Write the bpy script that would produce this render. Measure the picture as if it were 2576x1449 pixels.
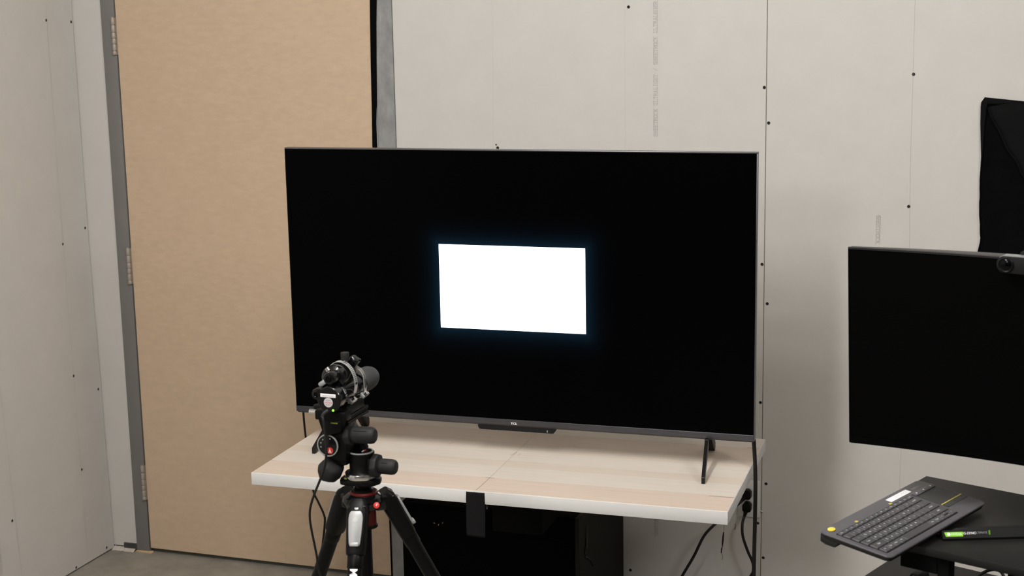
import bpy, bmesh, math, random
from mathutils import Vector, Matrix, Quaternion, noise

for o in list(bpy.data.objects): bpy.data.objects.remove(o)
SC = bpy.context.scene
COL = SC.collection
R = math.radians
random.seed(7)

# ------------------------------------------------------------------ camera
cam_d = bpy.data.cameras.new('camera'); cam = bpy.data.objects.new('camera', cam_d); COL.objects.link(cam)
right = Vector((0.9441398, 0.3290116, -0.0187437)); up = Vector((-0.0432725, 0.1801590, 0.9826852)); fwd = Vector((-0.3266917, 0.9269812, -0.1843324))
M = Matrix((right, up, -fwd)).transposed().to_4x4()
M.translation = Vector((1.8321, -4.2717, 1.8444))
cam.matrix_world = M
cam_d.sensor_width = 36; cam_d.sensor_fit = 'HORIZONTAL'; cam_d.lens = 3782.7 / 2576 * 36
cam_d.clip_start = 0.05; cam_d.clip_end = 50
cam_d.dof.use_dof = True; cam_d.dof.focus_distance = 3.75; cam_d.dof.aperture_fstop = 9.0
SC.camera = cam

# ------------------------------------------------------------------ world, lamps, exposure
w = bpy.data.worlds.new('world'); SC.world = w; w.use_nodes = True
w.node_tree.nodes['Background'].inputs[0].default_value = (0.9, 0.93, 1, 1)
w.node_tree.nodes['Background'].inputs[1].default_value = 0.05
def globe(loc, radius, power, color=(1, 0.99, 0.972)):
    l = bpy.data.lights.new('globe_lamp', 'POINT'); l.shadow_soft_size = radius; l.energy = power; l.color = color
    o = bpy.data.objects.new('globe_lamp', l); COL.objects.link(o); o.location = loc
    return o
LAMPS = [((2.9, -2.4, 2.62), 0.25, 55), ((0.4, -5.2, 2.62), 0.25, 96)]  # second lamp, behind the camera, is added as fill light
for p_, r_, e_ in LAMPS: globe(p_, r_, e_)
TRACK = [(0.88, -1.95 - 0.3 * k, 2.66) for k in range(5)]      # five bulbs on a ceiling track running towards the wall
for p_ in TRACK: globe(p_, 0.07, 25.5)
vs = SC.view_settings
vs.view_transform = 'Standard'; vs.look = 'None'; vs.gamma = 1; vs.exposure = -0.06; vs.use_curve_mapping = False
SC.display_settings.display_device = 'sRGB'

# ------------------------------------------------------------------ materials
def mat(name, col, rough=0.5, metal=0.0, spec=0.5, noise_amt=0.0, nscale=60, bump=0.0, bscale=400, stretch=None, emit=None, estr=0, dark=None):
    m = bpy.data.materials.new(name); m.use_nodes = True
    nt = m.node_tree; b = nt.nodes['Principled BSDF']
    b.inputs['Base Color'].default_value = (*col, 1); b.inputs['Roughness'].default_value = rough
    b.inputs['Metallic'].default_value = metal; b.inputs['Specular IOR Level'].default_value = spec
    if noise_amt or bump:
        tc = nt.nodes.new('ShaderNodeTexCoord'); mp = nt.nodes.new('ShaderNodeMapping')
        nt.links.new(tc.outputs['Object'], mp.inputs[0])
        if stretch: mp.inputs['Scale'].default_value = stretch
    if noise_amt:
        n = nt.nodes.new('ShaderNodeTexNoise'); n.inputs['Scale'].default_value = nscale; n.inputs['Detail'].default_value = 6
        n.inputs['Roughness'].default_value = 0.65
        nt.links.new(mp.outputs[0], n.inputs['Vector'])
        r = nt.nodes.new('ShaderNodeValToRGB')
        d = dark if dark else tuple(c * (1 - noise_amt) for c in col)
        r.color_ramp.elements[0].position = 0.3; r.color_ramp.elements[1].position = 0.7
        r.color_ramp.elements[0].color = (*d, 1); r.color_ramp.elements[1].color = (*(min(1, c * (1 + noise_amt * .5)) for c in col), 1)
        nt.links.new(n.outputs[0], r.inputs[0]); nt.links.new(r.outputs[0], b.inputs['Base Color'])
    if bump:
        n2 = nt.nodes.new('ShaderNodeTexNoise'); n2.inputs['Scale'].default_value = bscale; n2.inputs['Detail'].default_value = 3
        nt.links.new(mp.outputs[0], n2.inputs['Vector'])
        bp = nt.nodes.new('ShaderNodeBump'); bp.inputs['Strength'].default_value = bump; bp.inputs['Distance'].default_value = 0.002
        nt.links.new(n2.outputs[0], bp.inputs['Height']); nt.links.new(bp.outputs[0], b.inputs['Normal'])
    if emit:
        b.inputs['Emission Color'].default_value = (*emit, 1); b.inputs['Emission Strength'].default_value = estr
    return m

M_ = {}
M_['drywall'] = mat('drywall_paper', (0.600, 0.581, 0.554), 0.85, spec=0.2, noise_amt=0.035, nscale=9, bump=0.05, bscale=900)
M_['drywall_edge'] = mat('drywall_core', (0.22, 0.23, 0.20), 0.95, spec=0.1)
M_['backing'] = mat('stud_shadow', (0.10, 0.105, 0.085), 0.9, spec=0.1)
M_['paint_dark'] = mat('unseen_wall_paint', (0.125, 0.112, 0.098), 0.9, spec=0.1)
M_['ceiling'] = mat('ceiling_paint', (0.62, 0.58, 0.53), 0.9, spec=0.1)
M_['mdf'] = mat('door_fibreboard', (0.595, 0.450, 0.320), 0.6, spec=0.25, noise_amt=0.075, nscale=60, bump=0.04, bscale=300, stretch=(0.45, 1, 1.0))
M_['frame'] = mat('frame_grey_paint', (0.188, 0.182, 0.175), 0.55, spec=0.35, noise_amt=0.04, nscale=20)
M_['frame_worn'] = mat('frame_worn_primer', (0.295, 0.298, 0.30), 0.5, spec=0.35, noise_amt=0.28, nscale=26, stretch=(1, 1, 0.6))
M_['hinge'] = mat('hinge_nickel', (0.40, 0.36, 0.31), 0.55, metal=0.4)
M_['steel'] = mat('bright_steel', (0.72, 0.72, 0.72), 0.22, metal=1.0)
M_['band'] = mat('clamp_band', (0.66, 0.66, 0.65), 0.32, metal=0.6)
M_['hood'] = mat('hood_rubber', (0.036, 0.036, 0.037), 0.65, spec=0.3)
M_['well'] = mat('key_well', (0.006, 0.006, 0.007), 0.6, spec=0.2)
M_['silver'] = mat('silver_plastic', (0.34, 0.345, 0.35), 0.42, metal=0.3)
M_['screw'] = mat('screw_phosphate', (0.030, 0.029, 0.027), 0.6, spec=0.2)
M_['dimple'] = mat('torn_paper_rim', (0.45, 0.43, 0.40), 0.9, spec=0.1)
M_['pencil'] = mat('pencil_graphite', (0.42, 0.405, 0.38), 0.7, spec=0.2)
M_['pencil_faint'] = mat('pencil_faint', (0.53, 0.515, 0.49), 0.8, spec=0.2)
M_['ink'] = mat('grey_print', (0.45, 0.436, 0.413), 0.85, spec=0.1)
M_['chalk'] = mat('chalk_scuff', (0.69, 0.67, 0.64), 0.9, spec=0.1)
M_['concrete'] = mat('concrete', (0.33, 0.305, 0.265), 0.75, spec=0.3, noise_amt=0.28, nscale=7, bump=0.12, bscale=120)
M_['plaster'] = mat('plaster_dust', (0.62, 0.56, 0.50), 0.95, spec=0.1, noise_amt=0.15, nscale=60)
M_['shim'] = mat('pine_shim', (0.62, 0.46, 0.28), 0.7, spec=0.2)
M_['plate'] = mat('anchor_steel', (0.065, 0.068, 0.068), 0.6, metal=0.3, noise_amt=0.3, nscale=60)
M_['white_lam'] = mat('white_laminate', (0.655, 0.655, 0.65), 0.4, spec=0.35)
M_['white_plastic'] = mat('white_plastic', (0.72, 0.72, 0.71), 0.35)
M_['black'] = mat('black_plastic', (0.0028, 0.0028, 0.003), 0.40, spec=0.15)
M_['black_gloss'] = mat('black_gloss', (0.003, 0.003, 0.0034), 0.14, spec=0.4)
M_['black_matte'] = mat('black_matte', (0.003, 0.003, 0.003), 0.75, spec=0.08)
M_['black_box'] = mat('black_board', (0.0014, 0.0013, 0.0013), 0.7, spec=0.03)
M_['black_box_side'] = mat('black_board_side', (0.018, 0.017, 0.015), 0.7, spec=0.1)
M_['rubber'] = mat('grey_rubber', (0.014, 0.014, 0.0145), 0.6, spec=0.25, bump=0.05, bscale=800)
M_['cable'] = mat('cable_rubber', (0.006, 0.006, 0.006), 0.45, spec=0.35)
M_['tape'] = mat('black_cloth_tape', (0.0075, 0.0075, 0.0082), 0.65, spec=0.12, bump=0.2, bscale=1500)
M_['cloth'] = mat('black_cloth', (0.0032, 0.0032, 0.0034), 0.9, spec=0.04, noise_amt=0.3, nscale=30, bump=0.15, bscale=900)
M_['cloth_hem'] = mat('black_cloth_hem', (0.0065, 0.0065, 0.0068), 0.85, spec=0.06, bump=0.15, bscale=900)
M_['tv_metal'] = mat('tv_dark_metal', (0.15, 0.148, 0.158), 0.30, metal=0.85)
M_['tv_trim'] = mat('tv_brushed_trim', (0.118, 0.121, 0.142), 0.33, metal=1.0, noise_amt=0.22, nscale=30, stretch=(0.6, 8, 60))
M_['tv_under'] = mat('tv_trim_underside', (0.045, 0.040, 0.037), 0.5, spec=0.4)
M_['tv_leg'] = mat('tv_leg_plastic', (0.0065, 0.006, 0.0056), 0.4, spec=0.3)
M_['speckle'] = mat('speckled_fabric', (0.016, 0.016, 0.017), 0.9, spec=0.2, noise_amt=0.85, nscale=900)
M_['logo_white'] = mat('white_print', (0.80, 0.80, 0.80), 0.4, spec=0.4)
M_['glass_black'] = mat('monitor_glass', (0.0012, 0.0012, 0.0012), 0.35, spec=0.04)
M_['mon_frame'] = mat('monitor_frame', (0.009, 0.009, 0.010), 0.45, spec=0.35)
M_['mon_back'] = mat('monitor_back', (0.045, 0.042, 0.039), 0.5, spec=0.4)
M_['cart'] = mat('black_steel_shelf', (0.009, 0.0085, 0.008), 0.5, spec=0.25, noise_amt=0.12, nscale=200)
M_['kb'] = mat('keyboard_charcoal', (0.070, 0.067, 0.077), 0.40, spec=0.55)
M_['key'] = mat('key_charcoal', (0.052, 0.050, 0.055), 0.48, spec=0.5)
M_['kb_pad'] = mat('touchpad_grey', (0.032, 0.032, 0.032), 0.55, spec=0.35)
M_['kb_under'] = mat('keyboard_underside', (0.010, 0.010, 0.010), 0.5, spec=0.4)
M_['yellow'] = mat('yellow_plastic', (0.80, 0.60, 0.07), 0.4)
M_['yellow_dim'] = mat('yellow_print', (0.45, 0.38, 0.08), 0.5)
M_['legend'] = mat('legend_print', (0.72, 0.76, 0.80), 0.6, spec=0.2)
M_['legend_dim'] = mat('legend_dim', (0.30, 0.30, 0.31), 0.6, spec=0.2)
M_['paper'] = mat('label_paper', (0.80, 0.79, 0.80), 0.6, spec=0.2)
M_['paper_grey'] = mat('label_grey', (0.55, 0.53, 0.53), 0.6, spec=0.2)
M_['label_ink'] = mat('label_ink', (0.30, 0.30, 0.32), 0.7, spec=0.1)
M_['pink'] = mat('pink_print', (0.65, 0.18, 0.24), 0.6, spec=0.2)
M_['green'] = mat('green_sticker', (0.24, 0.62, 0.02), 0.5, spec=0.3)
M_['green_dark'] = mat('green_stripe', (0.08, 0.24, 0.005), 0.5, spec=0.3)
M_['red'] = mat('red_badge', (0.62, 0.03, 0.025), 0.4)
M_['red_metal'] = mat('red_anodised', (0.085, 0.006, 0.005), 0.4, metal=0.3)
M_['ring_grey'] = mat('dial_ring_grey', (0.36, 0.37, 0.37), 0.4, metal=0.3)
M_['level'] = mat('bubble_level', (0.20, 0.22, 0.03), 0.2)
M_['led'] = mat('green_led', (0.2, 0.8, 0.05), 0.3, emit=(0.30, 0.85, 0.03), estr=0.9)
M_['lens'] = mat('lens_glass', (0.001, 0.001, 0.0014), 0.08, spec=0.15)
M_['webcam'] = mat('webcam_shell', (0.009, 0.009, 0.0095), 0.7, spec=0.12)
M_['chrome'] = mat('webcam_chrome', (0.42, 0.44, 0.47), 0.3, metal=0.7)
M_['thread_white'] = mat('pale_thread', (0.45, 0.44, 0.42), 0.7)

def wood_print():
    m = bpy.data.materials.new('wood_print'); m.use_nodes = True
    nt = m.node_tree; L = nt.links; b = nt.nodes['Principled BSDF']
    b.inputs['Roughness'].default_value = 0.42; b.inputs['Specular IOR Level'].default_value = 0.35
    tc = nt.nodes.new('ShaderNodeTexCoord'); sp = nt.nodes.new('ShaderNodeSeparateXYZ'); L.new(tc.outputs['Object'], sp.inputs[0])
    dv = nt.nodes.new('ShaderNodeMath'); dv.operation = 'DIVIDE'; dv.inputs[1].default_value = 0.6; L.new(sp.outputs['Y'], dv.inputs[0])
    r = nt.nodes.new('ShaderNodeValToRGB'); r.color_ramp.interpolation = 'CONSTANT'
    a, c, d = (0.685, 0.580, 0.495), (0.715, 0.662, 0.598), (0.695, 0.612, 0.532)
    stops = [(0, a), (0.178, c), (0.335, d), (0.415, c), (0.56, d), (0.66, a), (0.845, c)]
    e = r.color_ramp.elements; e[0].position = 0; e[0].color = (*a, 1); e[1].position = stops[1][0]; e[1].color = (*stops[1][1], 1)
    for p, col in stops[2:]:
        q = e.new(p); q.color = (*col, 1)
    L.new(dv.outputs[0], r.inputs[0])
    mp = nt.nodes.new('ShaderNodeMapping'); mp.inputs['Scale'].default_value = (1.2, 60, 1); L.new(tc.outputs['Object'], mp.inputs[0])
    n = nt.nodes.new('ShaderNodeTexNoise'); n.inputs['Scale'].default_value = 3; n.inputs['Detail'].default_value = 8; n.inputs['Roughness'].default_value = 0.7
    L.new(mp.outputs[0], n.inputs['Vector'])
    r2 = nt.nodes.new('ShaderNodeValToRGB'); r2.color_ramp.elements[0].position = 0.25; r2.color_ramp.elements[1].position = 0.75
    r2.color_ramp.elements[0].color = (0.86, 0.83, 0.80, 1); r2.color_ramp.elements[1].color = (1.05, 1.05, 1.05, 1)
    L.new(n.outputs[0], r2.inputs[0])
    mx = nt.nodes.new('ShaderNodeMix'); mx.data_type = 'RGBA'; mx.blend_type = 'MULTIPLY'; mx.inputs[0].default_value = 1
    L.new(r.outputs[0], mx.inputs[6]); L.new(r2.outputs[0], mx.inputs[7]); L.new(mx.outputs[2], b.inputs['Base Color'])
    return m
M_['wood'] = wood_print()

def screen_mat(cx, cz, hx, hz):
    """Display panel: nearly black glass; the backlight blooms bluish round the lit window (light the panel gives off)."""
    m = bpy.data.materials.new('display_panel'); m.use_nodes = True
    nt = m.node_tree; L = nt.links; b = nt.nodes['Principled BSDF']
    b.inputs['Base Color'].default_value = (0.0006, 0.0006, 0.0007, 1); b.inputs['Roughness'].default_value = 0.22; b.inputs['Specular IOR Level'].default_value = 0.03
    tc = nt.nodes.new('ShaderNodeTexCoord'); sp = nt.nodes.new('ShaderNodeSeparateXYZ'); L.new(tc.outputs['Object'], sp.inputs[0])
    def mth(op, a, bb=None):
        n = nt.nodes.new('ShaderNodeMath'); n.operation = op
        for i, v in enumerate((a, bb)):
            if v is None: continue
            if isinstance(v, (int, float)): n.inputs[i].default_value = v
            else: L.new(v, n.inputs[i])
        return n.outputs[0]
    dx = mth('MAXIMUM', mth('SUBTRACT', mth('ABSOLUTE', mth('SUBTRACT', sp.outputs['X'], cx)), hx), 0.0)
    dz = mth('MAXIMUM', mth('SUBTRACT', mth('ABSOLUTE', mth('SUBTRACT', sp.outputs['Z'], cz)), hz), 0.0)
    d = mth('SQRT', mth('ADD', mth('MULTIPLY', dx, dx), mth('MULTIPLY', dz, dz)))
    g = mth('POWER', 2.718, mth('DIVIDE', mth('MULTIPLY', d, -1.0), 0.0175))
    g = mth('MULTIPLY', g, 0.9)
    b.inputs['Emission Color'].default_value = (0.0045, 0.0165, 0.0305, 1)
    L.new(g, b.inputs['Emission Strength'])
    return m
M_['window'] = mat('lit_window', (0.5, 0.5, 0.5), 0.3, emit=(1, 1, 1), estr=2.2)

# ------------------------------------------------------------------ mesh helpers
class MB:
    def __init__(s): s.bm = bmesh.new()
    def _add(s, tb, mtx=None):
        me = bpy.data.meshes.new('tmp'); tb.to_mesh(me); tb.free()
        if mtx: me.transform(mtx)
        s.bm.from_mesh(me); bpy.data.meshes.remove(me); return s
    def box(s, x0, x1, y0, y1, z0, z1, bev=0, seg=2, mtx=None):
        tb = bmesh.new(); bmesh.ops.create_cube(tb, size=1)
        for v in tb.verts:
            v.co = Vector(((x0 + x1) / 2 + v.co.x * (x1 - x0), (y0 + y1) / 2 + v.co.y * (y1 - y0), (z0 + z1) / 2 + v.co.z * (z1 - z0)))
        if bev: bmesh.ops.bevel(tb, geom=tb.edges[:], offset=bev, segments=seg, affect='EDGES', profile=0.5, clamp_overlap=True)
        return s._add(tb, mtx)
    def lathe(s, p, axis, prof, seg=28, mtx=None, squash=None, caps=True):
        """prof: list of (distance along axis, radius)."""
        p = Vector(p); ax = Vector(axis).normalized()
        u = ax.orthogonal().normalized() if abs(ax.z) < 0.9 else Vector((1, 0, 0)); u = (u - ax * u.dot(ax)).normalized(); v = ax.cross(u)
        tb = bmesh.new(); rings = []
        for t, r in prof:
            if r < 1e-6: rings.append([tb.verts.new(p + ax * t)]); continue
            ring = []
            for i in range(seg):
                a = 2 * math.pi * i / seg; k = squash(a) if squash else 1
                ring.append(tb.verts.new(p + ax * t + (u * math.cos(a) + v * math.sin(a)) * r * k))
            rings.append(ring)
        for A, B in zip(rings, rings[1:]):
            if len(A) == 1 and len(B) == 1: continue
            for i in range(seg):
                j = (i + 1) % seg
                if len(A) == 1: tb.faces.new((A[0], B[j], B[i]))
                elif len(B) == 1: tb.faces.new((A[i], A[j], B[0]))
                else: tb.faces.new((A[i], A[j], B[j], B[i]))
        if caps and len(rings[0]) > 1: tb.faces.new(rings[0][::-1])
        if caps and len(rings[-1]) > 1: tb.faces.new(rings[-1])
        bmesh.ops.recalc_face_normals(tb, faces=tb.faces[:])
        return s._add(tb, mtx)
    def cyl(s, p0, p1, r0, r1=None, seg=24, bev=0.0, mtx=None):
        p0 = Vector(p0); p1 = Vector(p1); d = (p1 - p0).length; r1 = r0 if r1 is None else r1
        if bev: prof = [(0, r0 - bev), (bev * .3, r0 - bev * .3), (bev, r0), (d - bev, r1), (d - bev * .3, r1 - bev * .3), (d, r1 - bev)]
        else: prof = [(0, r0), (d, r1)]
        return s.lathe(p0, p1 - p0, prof, seg, mtx)
    def tube(s, pts, r, seg=10, sub=6, flat=1.0):
        P = [Vector(p) for p in pts]
        Q = [P[0] * 2 - P[1]] + P + [P[-1] * 2 - P[-2]]
        path = []
        for i in range(1, len(Q) - 2):
            for k in range(sub):
                t = k / sub
                a, b, c, d = Q[i - 1], Q[i], Q[i + 1], Q[i + 2]
                path.append(0.5 * ((2 * b) + (c - a) * t + (2 * a - 5 * b + 4 * c - d) * t * t + (3 * b - a - 3 * c + d) * t ** 3))
        path.append(P[-1])
        tb = bmesh.new(); prev = None; n = None
        for i, p in enumerate(path):
            t = (path[min(i + 1, len(path) - 1)] - path[max(i - 1, 0)]).normalized()
            if n is None: n = t.orthogonal().normalized()
            n = (n - t * n.dot(t)).normalized(); b = t.cross(n)
            ring = [tb.verts.new(p + (n * math.cos(2 * math.pi * k / seg) + b * math.sin(2 * math.pi * k / seg) * flat) * r) for k in range(seg)]
            if prev:
                for k in range(seg): tb.faces.new((prev[k], prev[(k + 1) % seg], ring[(k + 1) % seg], ring[k]))
            else: tb.faces.new(ring[::-1])
            prev = ring
        tb.faces.new(prev)
        bmesh.ops.recalc_face_normals(tb, faces=tb.faces[:])
        return s._add(tb)
    def prism(s, poly, axis, t0, t1, bev=0, mtx=None):
        """poly: 2D points; axis 'x': (y,z) extruded over x, 'y': (x,z), 'z': (x,y)."""
        tb = bmesh.new()
        f = {'x': lambda a, b, t: (t, a, b), 'y': lambda a, b, t: (a, t, b), 'z': lambda a, b, t: (a, b, t)}[axis]
        A = [tb.verts.new(f(a, b, t0)) for a, b in poly]; B = [tb.verts.new(f(a, b, t1)) for a, b in poly]
        tb.faces.new(A); tb.faces.new(B[::-1])
        for i in range(len(poly)):
            j = (i + 1) % len(poly); tb.faces.new((A[j], A[i], B[i], B[j]))
        bmesh.ops.recalc_face_normals(tb, faces=tb.faces[:])
        if bev: bmesh.ops.bevel(tb, geom=tb.edges[:], offset=bev, segments=2, affect='EDGES', profile=0.5, clamp_overlap=True)
        return s._add(tb, mtx)
    def quad(s, pts):
        s.bm.faces.new([s.bm.verts.new(p) for p in pts]); return s
    def grid(s, f, nu, nv):
        V = [[s.bm.verts.new(f(i / nu, j / nv)) for j in range(nv + 1)] for i in range(nu + 1)]
        for i in range(nu):
            for j in range(nv): s.bm.faces.new((V[i][j], V[i + 1][j], V[i + 1][j + 1], V[i][j + 1]))
        return s
    def mesh(s, me, mtx=None):
        me = me.copy()
        if mtx: me.transform(mtx)
        s.bm.from_mesh(me); bpy.data.meshes.remove(me); return s
    def build(s, name, m, parent=None, smooth=35):
        me = bpy.data.meshes.new(name); s.bm.to_mesh(me); s.bm.free(); me.materials.append(m)
        if smooth:
            me.polygons.foreach_set('use_smooth', [True] * len(me.polygons)); me.set_sharp_from_angle(angle=R(smooth))
        o = bpy.data.objects.new(name, me); COL.objects.link(o)
        if parent: o.parent = parent
        return o
def share(name, o, parent, mtx):
    c = o.copy(); c.name = name; COL.objects.link(c); c.parent = parent; c.matrix_local = mtx; return c
def tag(o, label=None, cat=None, group=None, kind=None):
    for k, v in (('label', label), ('category', cat), ('group', group), ('kind', kind)):
        if v: o[k] = v
    return o
def empty(name, loc=(0, 0, 0), rz=0, label=None, cat=None, group=None, kind=None):
    o = bpy.data.objects.new(name, None); COL.objects.link(o); o.location = loc; o.rotation_euler = (0, 0, rz); o.empty_display_size = 0.05
    return tag(o, label, cat, group, kind)
_tc = {}
def text_mesh(body, size=1.0, align='CENTER', space=1.0, bold=0.0):
    key = (body, align, space, bold)
    if key not in _tc:
        cu = bpy.data.curves.new('txt', 'FONT'); cu.body = body; cu.align_x = align; cu.align_y = 'CENTER'; cu.size = 1; cu.space_character = space; cu.resolution_u = 3; cu.offset = bold
        ob = bpy.data.objects.new('txt', cu); _tc[key] = bpy.data.meshes.new_from_object(ob)
        bpy.data.objects.remove(ob); bpy.data.curves.remove(cu)
    me = _tc[key].copy(); me.transform(Matrix.Scale(size, 4)); return me
def frame_mtx(o, x, y, z=None):
    x = Vector(x).normalized(); y = Vector(y).normalized(); z = x.cross(y) if z is None else Vector(z)
    m = Matrix((x, y, z)).transposed().to_4x4(); m.translation = Vector(o); return m

# slab-serif stroke letters on a 6 x 9 cell for the printing on the plasterboard
GL = {
 'S': [[(5.4, 7), (5.4, 8), (4.4, 9), (1.6, 9), (.6, 8), (.6, 6), (1.6, 5), (4.4, 4.2), (5.4, 3.2), (5.4, 1), (4.4, 0), (1.6, 0), (.6, 1), (.6, 2.2)]],
 'H': [[(1, 0), (1, 9)], [(5, 0), (5, 9)], [(1, 4.6), (5, 4.6)], [(0, 0), (2, 0)], [(4, 0), (6, 0)], [(0, 9), (2, 9)], [(4, 9), (6, 9)]],
 'E': [[(1, 0), (1, 9)], [(5.4, 2), (5.4, 0), (0, 0)], [(5.2, 7), (5.2, 9), (0, 9)], [(1, 4.7), (3.8, 4.7)], [(3.8, 3.7), (3.8, 5.7)]],
 'T': [[(3, 0), (3, 9)], [(1.8, 0), (4.2, 0)], [(.4, 7), (.4, 9), (5.6, 9), (5.6, 7)]],
 'R': [[(1, 0), (1, 9)], [(0, 0), (2, 0)], [(0, 9), (4.2, 9), (5.2, 8), (5.2, 6), (4.2, 4.8), (1, 4.8)], [(3, 4.8), (4.8, 0), (6, 0)]],
 'O': [[(1.6, 0), (.5, 1.6), (.5, 7.4), (1.6, 9), (4.4, 9), (5.5, 7.4), (5.5, 1.6), (4.4, 0), (1.6, 0)]],
 'C': [[(5.4, 6.8), (5.4, 8), (4.4, 9), (1.8, 9), (.6, 7.6), (.6, 1.4), (1.8, 0), (4.4, 0), (5.4, 1.4)]],
 'K': [[(1, 0), (1, 9)], [(0, 0), (2, 0)], [(0, 9), (2, 9)], [(5, 9), (1, 4)], [(2.4, 5.6), (5.2, 0)], [(4, 9), (6, 9)], [(4.2, 0), (6, 0)]],
 'U': [[(1, 9), (1, 1.6), (2, 0), (4, 0), (5, 1.6), (5, 9)], [(0, 9), (2, 9)], [(4, 9), (6, 9)]],
 'L': [[(1.4, 0), (1.4, 9)], [(.3, 9), (2.6, 9)], [(.3, 0), (5.5, 0), (5.5, 2.4)]],
 'A': [[(.6, 0), (3, 9), (5.4, 0)], [(1.6, 3.2), (4.4, 3.2)], [(0, 0), (1.8, 0)], [(4.2, 0), (6, 0)], [(1.6, 9), (3, 9)]],
 'I': [[(3, 0), (3, 9)], [(1.4, 0), (4.6, 0)], [(1.4, 9), (4.6, 9)]],
 'G': [[(5.3, 6.8), (5.3, 8), (4.4, 9), (1.8, 9), (.6, 7.6), (.6, 1.4), (1.8, 0), (4.4, 0), (5.2, 1), (5.2, 4)], [(3.4, 4), (6, 4)]],
 '/': [[(1, -.5), (5, 9.5)]], ' ': [],
}
def stroke_text(mb, txt, origin, xd, yd, n, pitch, height, wd=0.85, lift=0.0004):
    o = Vector(origin); xd = Vector(xd); yd = Vector(yd); n = Vector(n)
    sx = pitch * 0.86 / 6; sy = height / 9
    for i, ch in enumerate(txt):
        for line in GL[ch]:
            for (a, b), (c, d) in zip(line, line[1:]):
                p = Vector((a * sx, b * sy)); q = Vector((c * sx, d * sy)); t = q - p
                if t.length < 1e-9: continue
                t.normalize(); h = sx * wd * 0.5; s = Vector((-t.y, t.x)) * h; p = p - t * h; q = q + t * h
                mb.quad([o + xd * (i * pitch + k.x) + yd * k.y + n * lift for k in (p - s, q - s, q + s, p + s)])

# ================================================================== room
fl = MB().box(-1.6, 4.2, -6.2, 0.4, -0.08, 0).build('floor', M_['concrete'], smooth=0); tag(fl, kind='structure')
ce = MB().box(-1.6, 4.2, -6.2, 0.4, 3.0, 3.08).build('ceiling', M_['ceiling'], smooth=0); tag(ce, kind='structure')
wr = MB().box(4.0, 4.1, -6.2, 0.1, 0, 3.0).build('wall_right', M_['paint_dark'], smooth=0); tag(wr, kind='structure')
wf = MB().box(-1.4, 4.1, -6.2, -6.1, 0, 3.0).build('wall_front', M_['paint_dark'], smooth=0); tag(wf, kind='structure')
for (p_, r_, e_), nm_ in zip(LAMPS, ('above the desk', 'behind the camera, added with the fill lamp')):
    lt = empty('ceiling_light', (p_[0], p_[1], 3.0), 0, 'white pendant lamp canopy on the ceiling ' + nm_, 'light')
    MB().lathe((0, 0, -0.0002), (0, 0, -1), [(0, .09), (.02, .088), (.03, .07)], 28).build('canopy', M_['white_plastic'], lt)
    MB().cyl((0, 0, -0.03), (0, 0, -0.05), .012, seg=12).build('stem', M_['white_plastic'], lt)

tk_ = empty('track_light', (0.88, -2.55, 3.0), 0, 'white ceiling track with five lamp sockets above the television table', 'light')
MB().box(-.02, .02, -.75, .75, -.03, -.0002, .003).build('track', M_['white_plastic'], tk_)
for p_ in TRACK: MB().lathe((0, p_[1] + 2.55, -.03), (0, 0, -1), [(0, .012), (.02, .012), (.03, .03), (.15, .034), (.155, .028)], 20).build('socket', M_['white_plastic'], tk_)

# ---- back wall: backing with one plasterboard sheet per part
wb = MB().box(-1.30, 4.1, 0.016, 0.09, 0, 3.0).build('wall_back', M_['backing'], smooth=0); tag(wb, kind='structure')
def sheet(x0, x1, z0, z1):
    return MB().box(x0, x1, 0.0, 0.0155, z0, z1, 0.0012, 1).build('drywall_panel', M_['drywall'], wb)
XL, XR, XFL, XFR, JT = -1.0236, -0.1096, -1.0754, -0.0436, 1.0992
sheet(-1.30, XFL - 0.0005, 0.012, 3.0)
sheet(XFR + 0.0005, JT - 0.0009, 0.008, 3.0)
sheet(JT + 0.0009, JT + 1.2195, 0.008, 3.0)
MB().box(JT - 0.0009, JT + 0.0009, 0.0022, 0.0155, 0.008, 3.0).build('joint_filler', mat('joint_filler', (0.16, 0.16, 0.12), 0.9, spec=0.1), wb)
sheet(JT + 1.222, 4.0, 0.008, 3.0)
sheet(XFL, XFR, 2.12, 3.0)
# screws
def make_screw():
    b = MB(); b.lathe((0, 0.0002, 0), (0, -1, 0), [(0, 0.0045), (0.0006, 0.0041), (0.0009, 0.0036), (0.0004, 0.0029), (0.0002, 0.0023)], 16)
    for a in (0, 1): b.box(-0.0022, 0.0022, -0.0012, -0.0002, -0.0004, 0.0004, mtx=Matrix.Rotation(a * math.pi / 2 + .4, 4, 'Y'))
    return b
scr = make_screw().build('screw', M_['screw'], wb)
rim0 = MB().lathe((0, 0.0002, 0), (0, -1, 0), [(0, 0.0057), (0.0005, 0.0051), (0.0007, 0.0044)], 16, caps=False).build('screw_rim', M_['dimple'], scr)
back_screws = [(0.6988, 1.8353), (1.0933, 1.6049), (1.1068, 1.5049), (1.5006, 1.6404), (1.4985, 1.2768), (1.0929, 1.0982), (1.1093, 0.9832), (1.0931, 0.6867),
               (1.1126, 0.4395), (1.0892, 0.315), (1.1071, 0.2083), (0.6972, 0.1242), (0.2894, 1.424)]
def put_screw(i, parent, mtx):
    if i == 0: scr.parent = parent; scr.matrix_local = mtx; return
    c = share('screw', scr, parent, mtx); d = rim0.copy(); COL.objects.link(d); d.parent = c
for i, (x, z) in enumerate(back_screws):
    put_screw(i, wb, Matrix.Translation((x, 0, z)) @ Matrix.Rotation(random.uniform(0, 3), 4, 'Y'))
MB().cyl((0.2845, 0.0002, 1.4335), (0.2845, -0.0006, 1.4335), 0.003, 0.002, 8).build('nail_hole', M_['screw'], wb)
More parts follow.
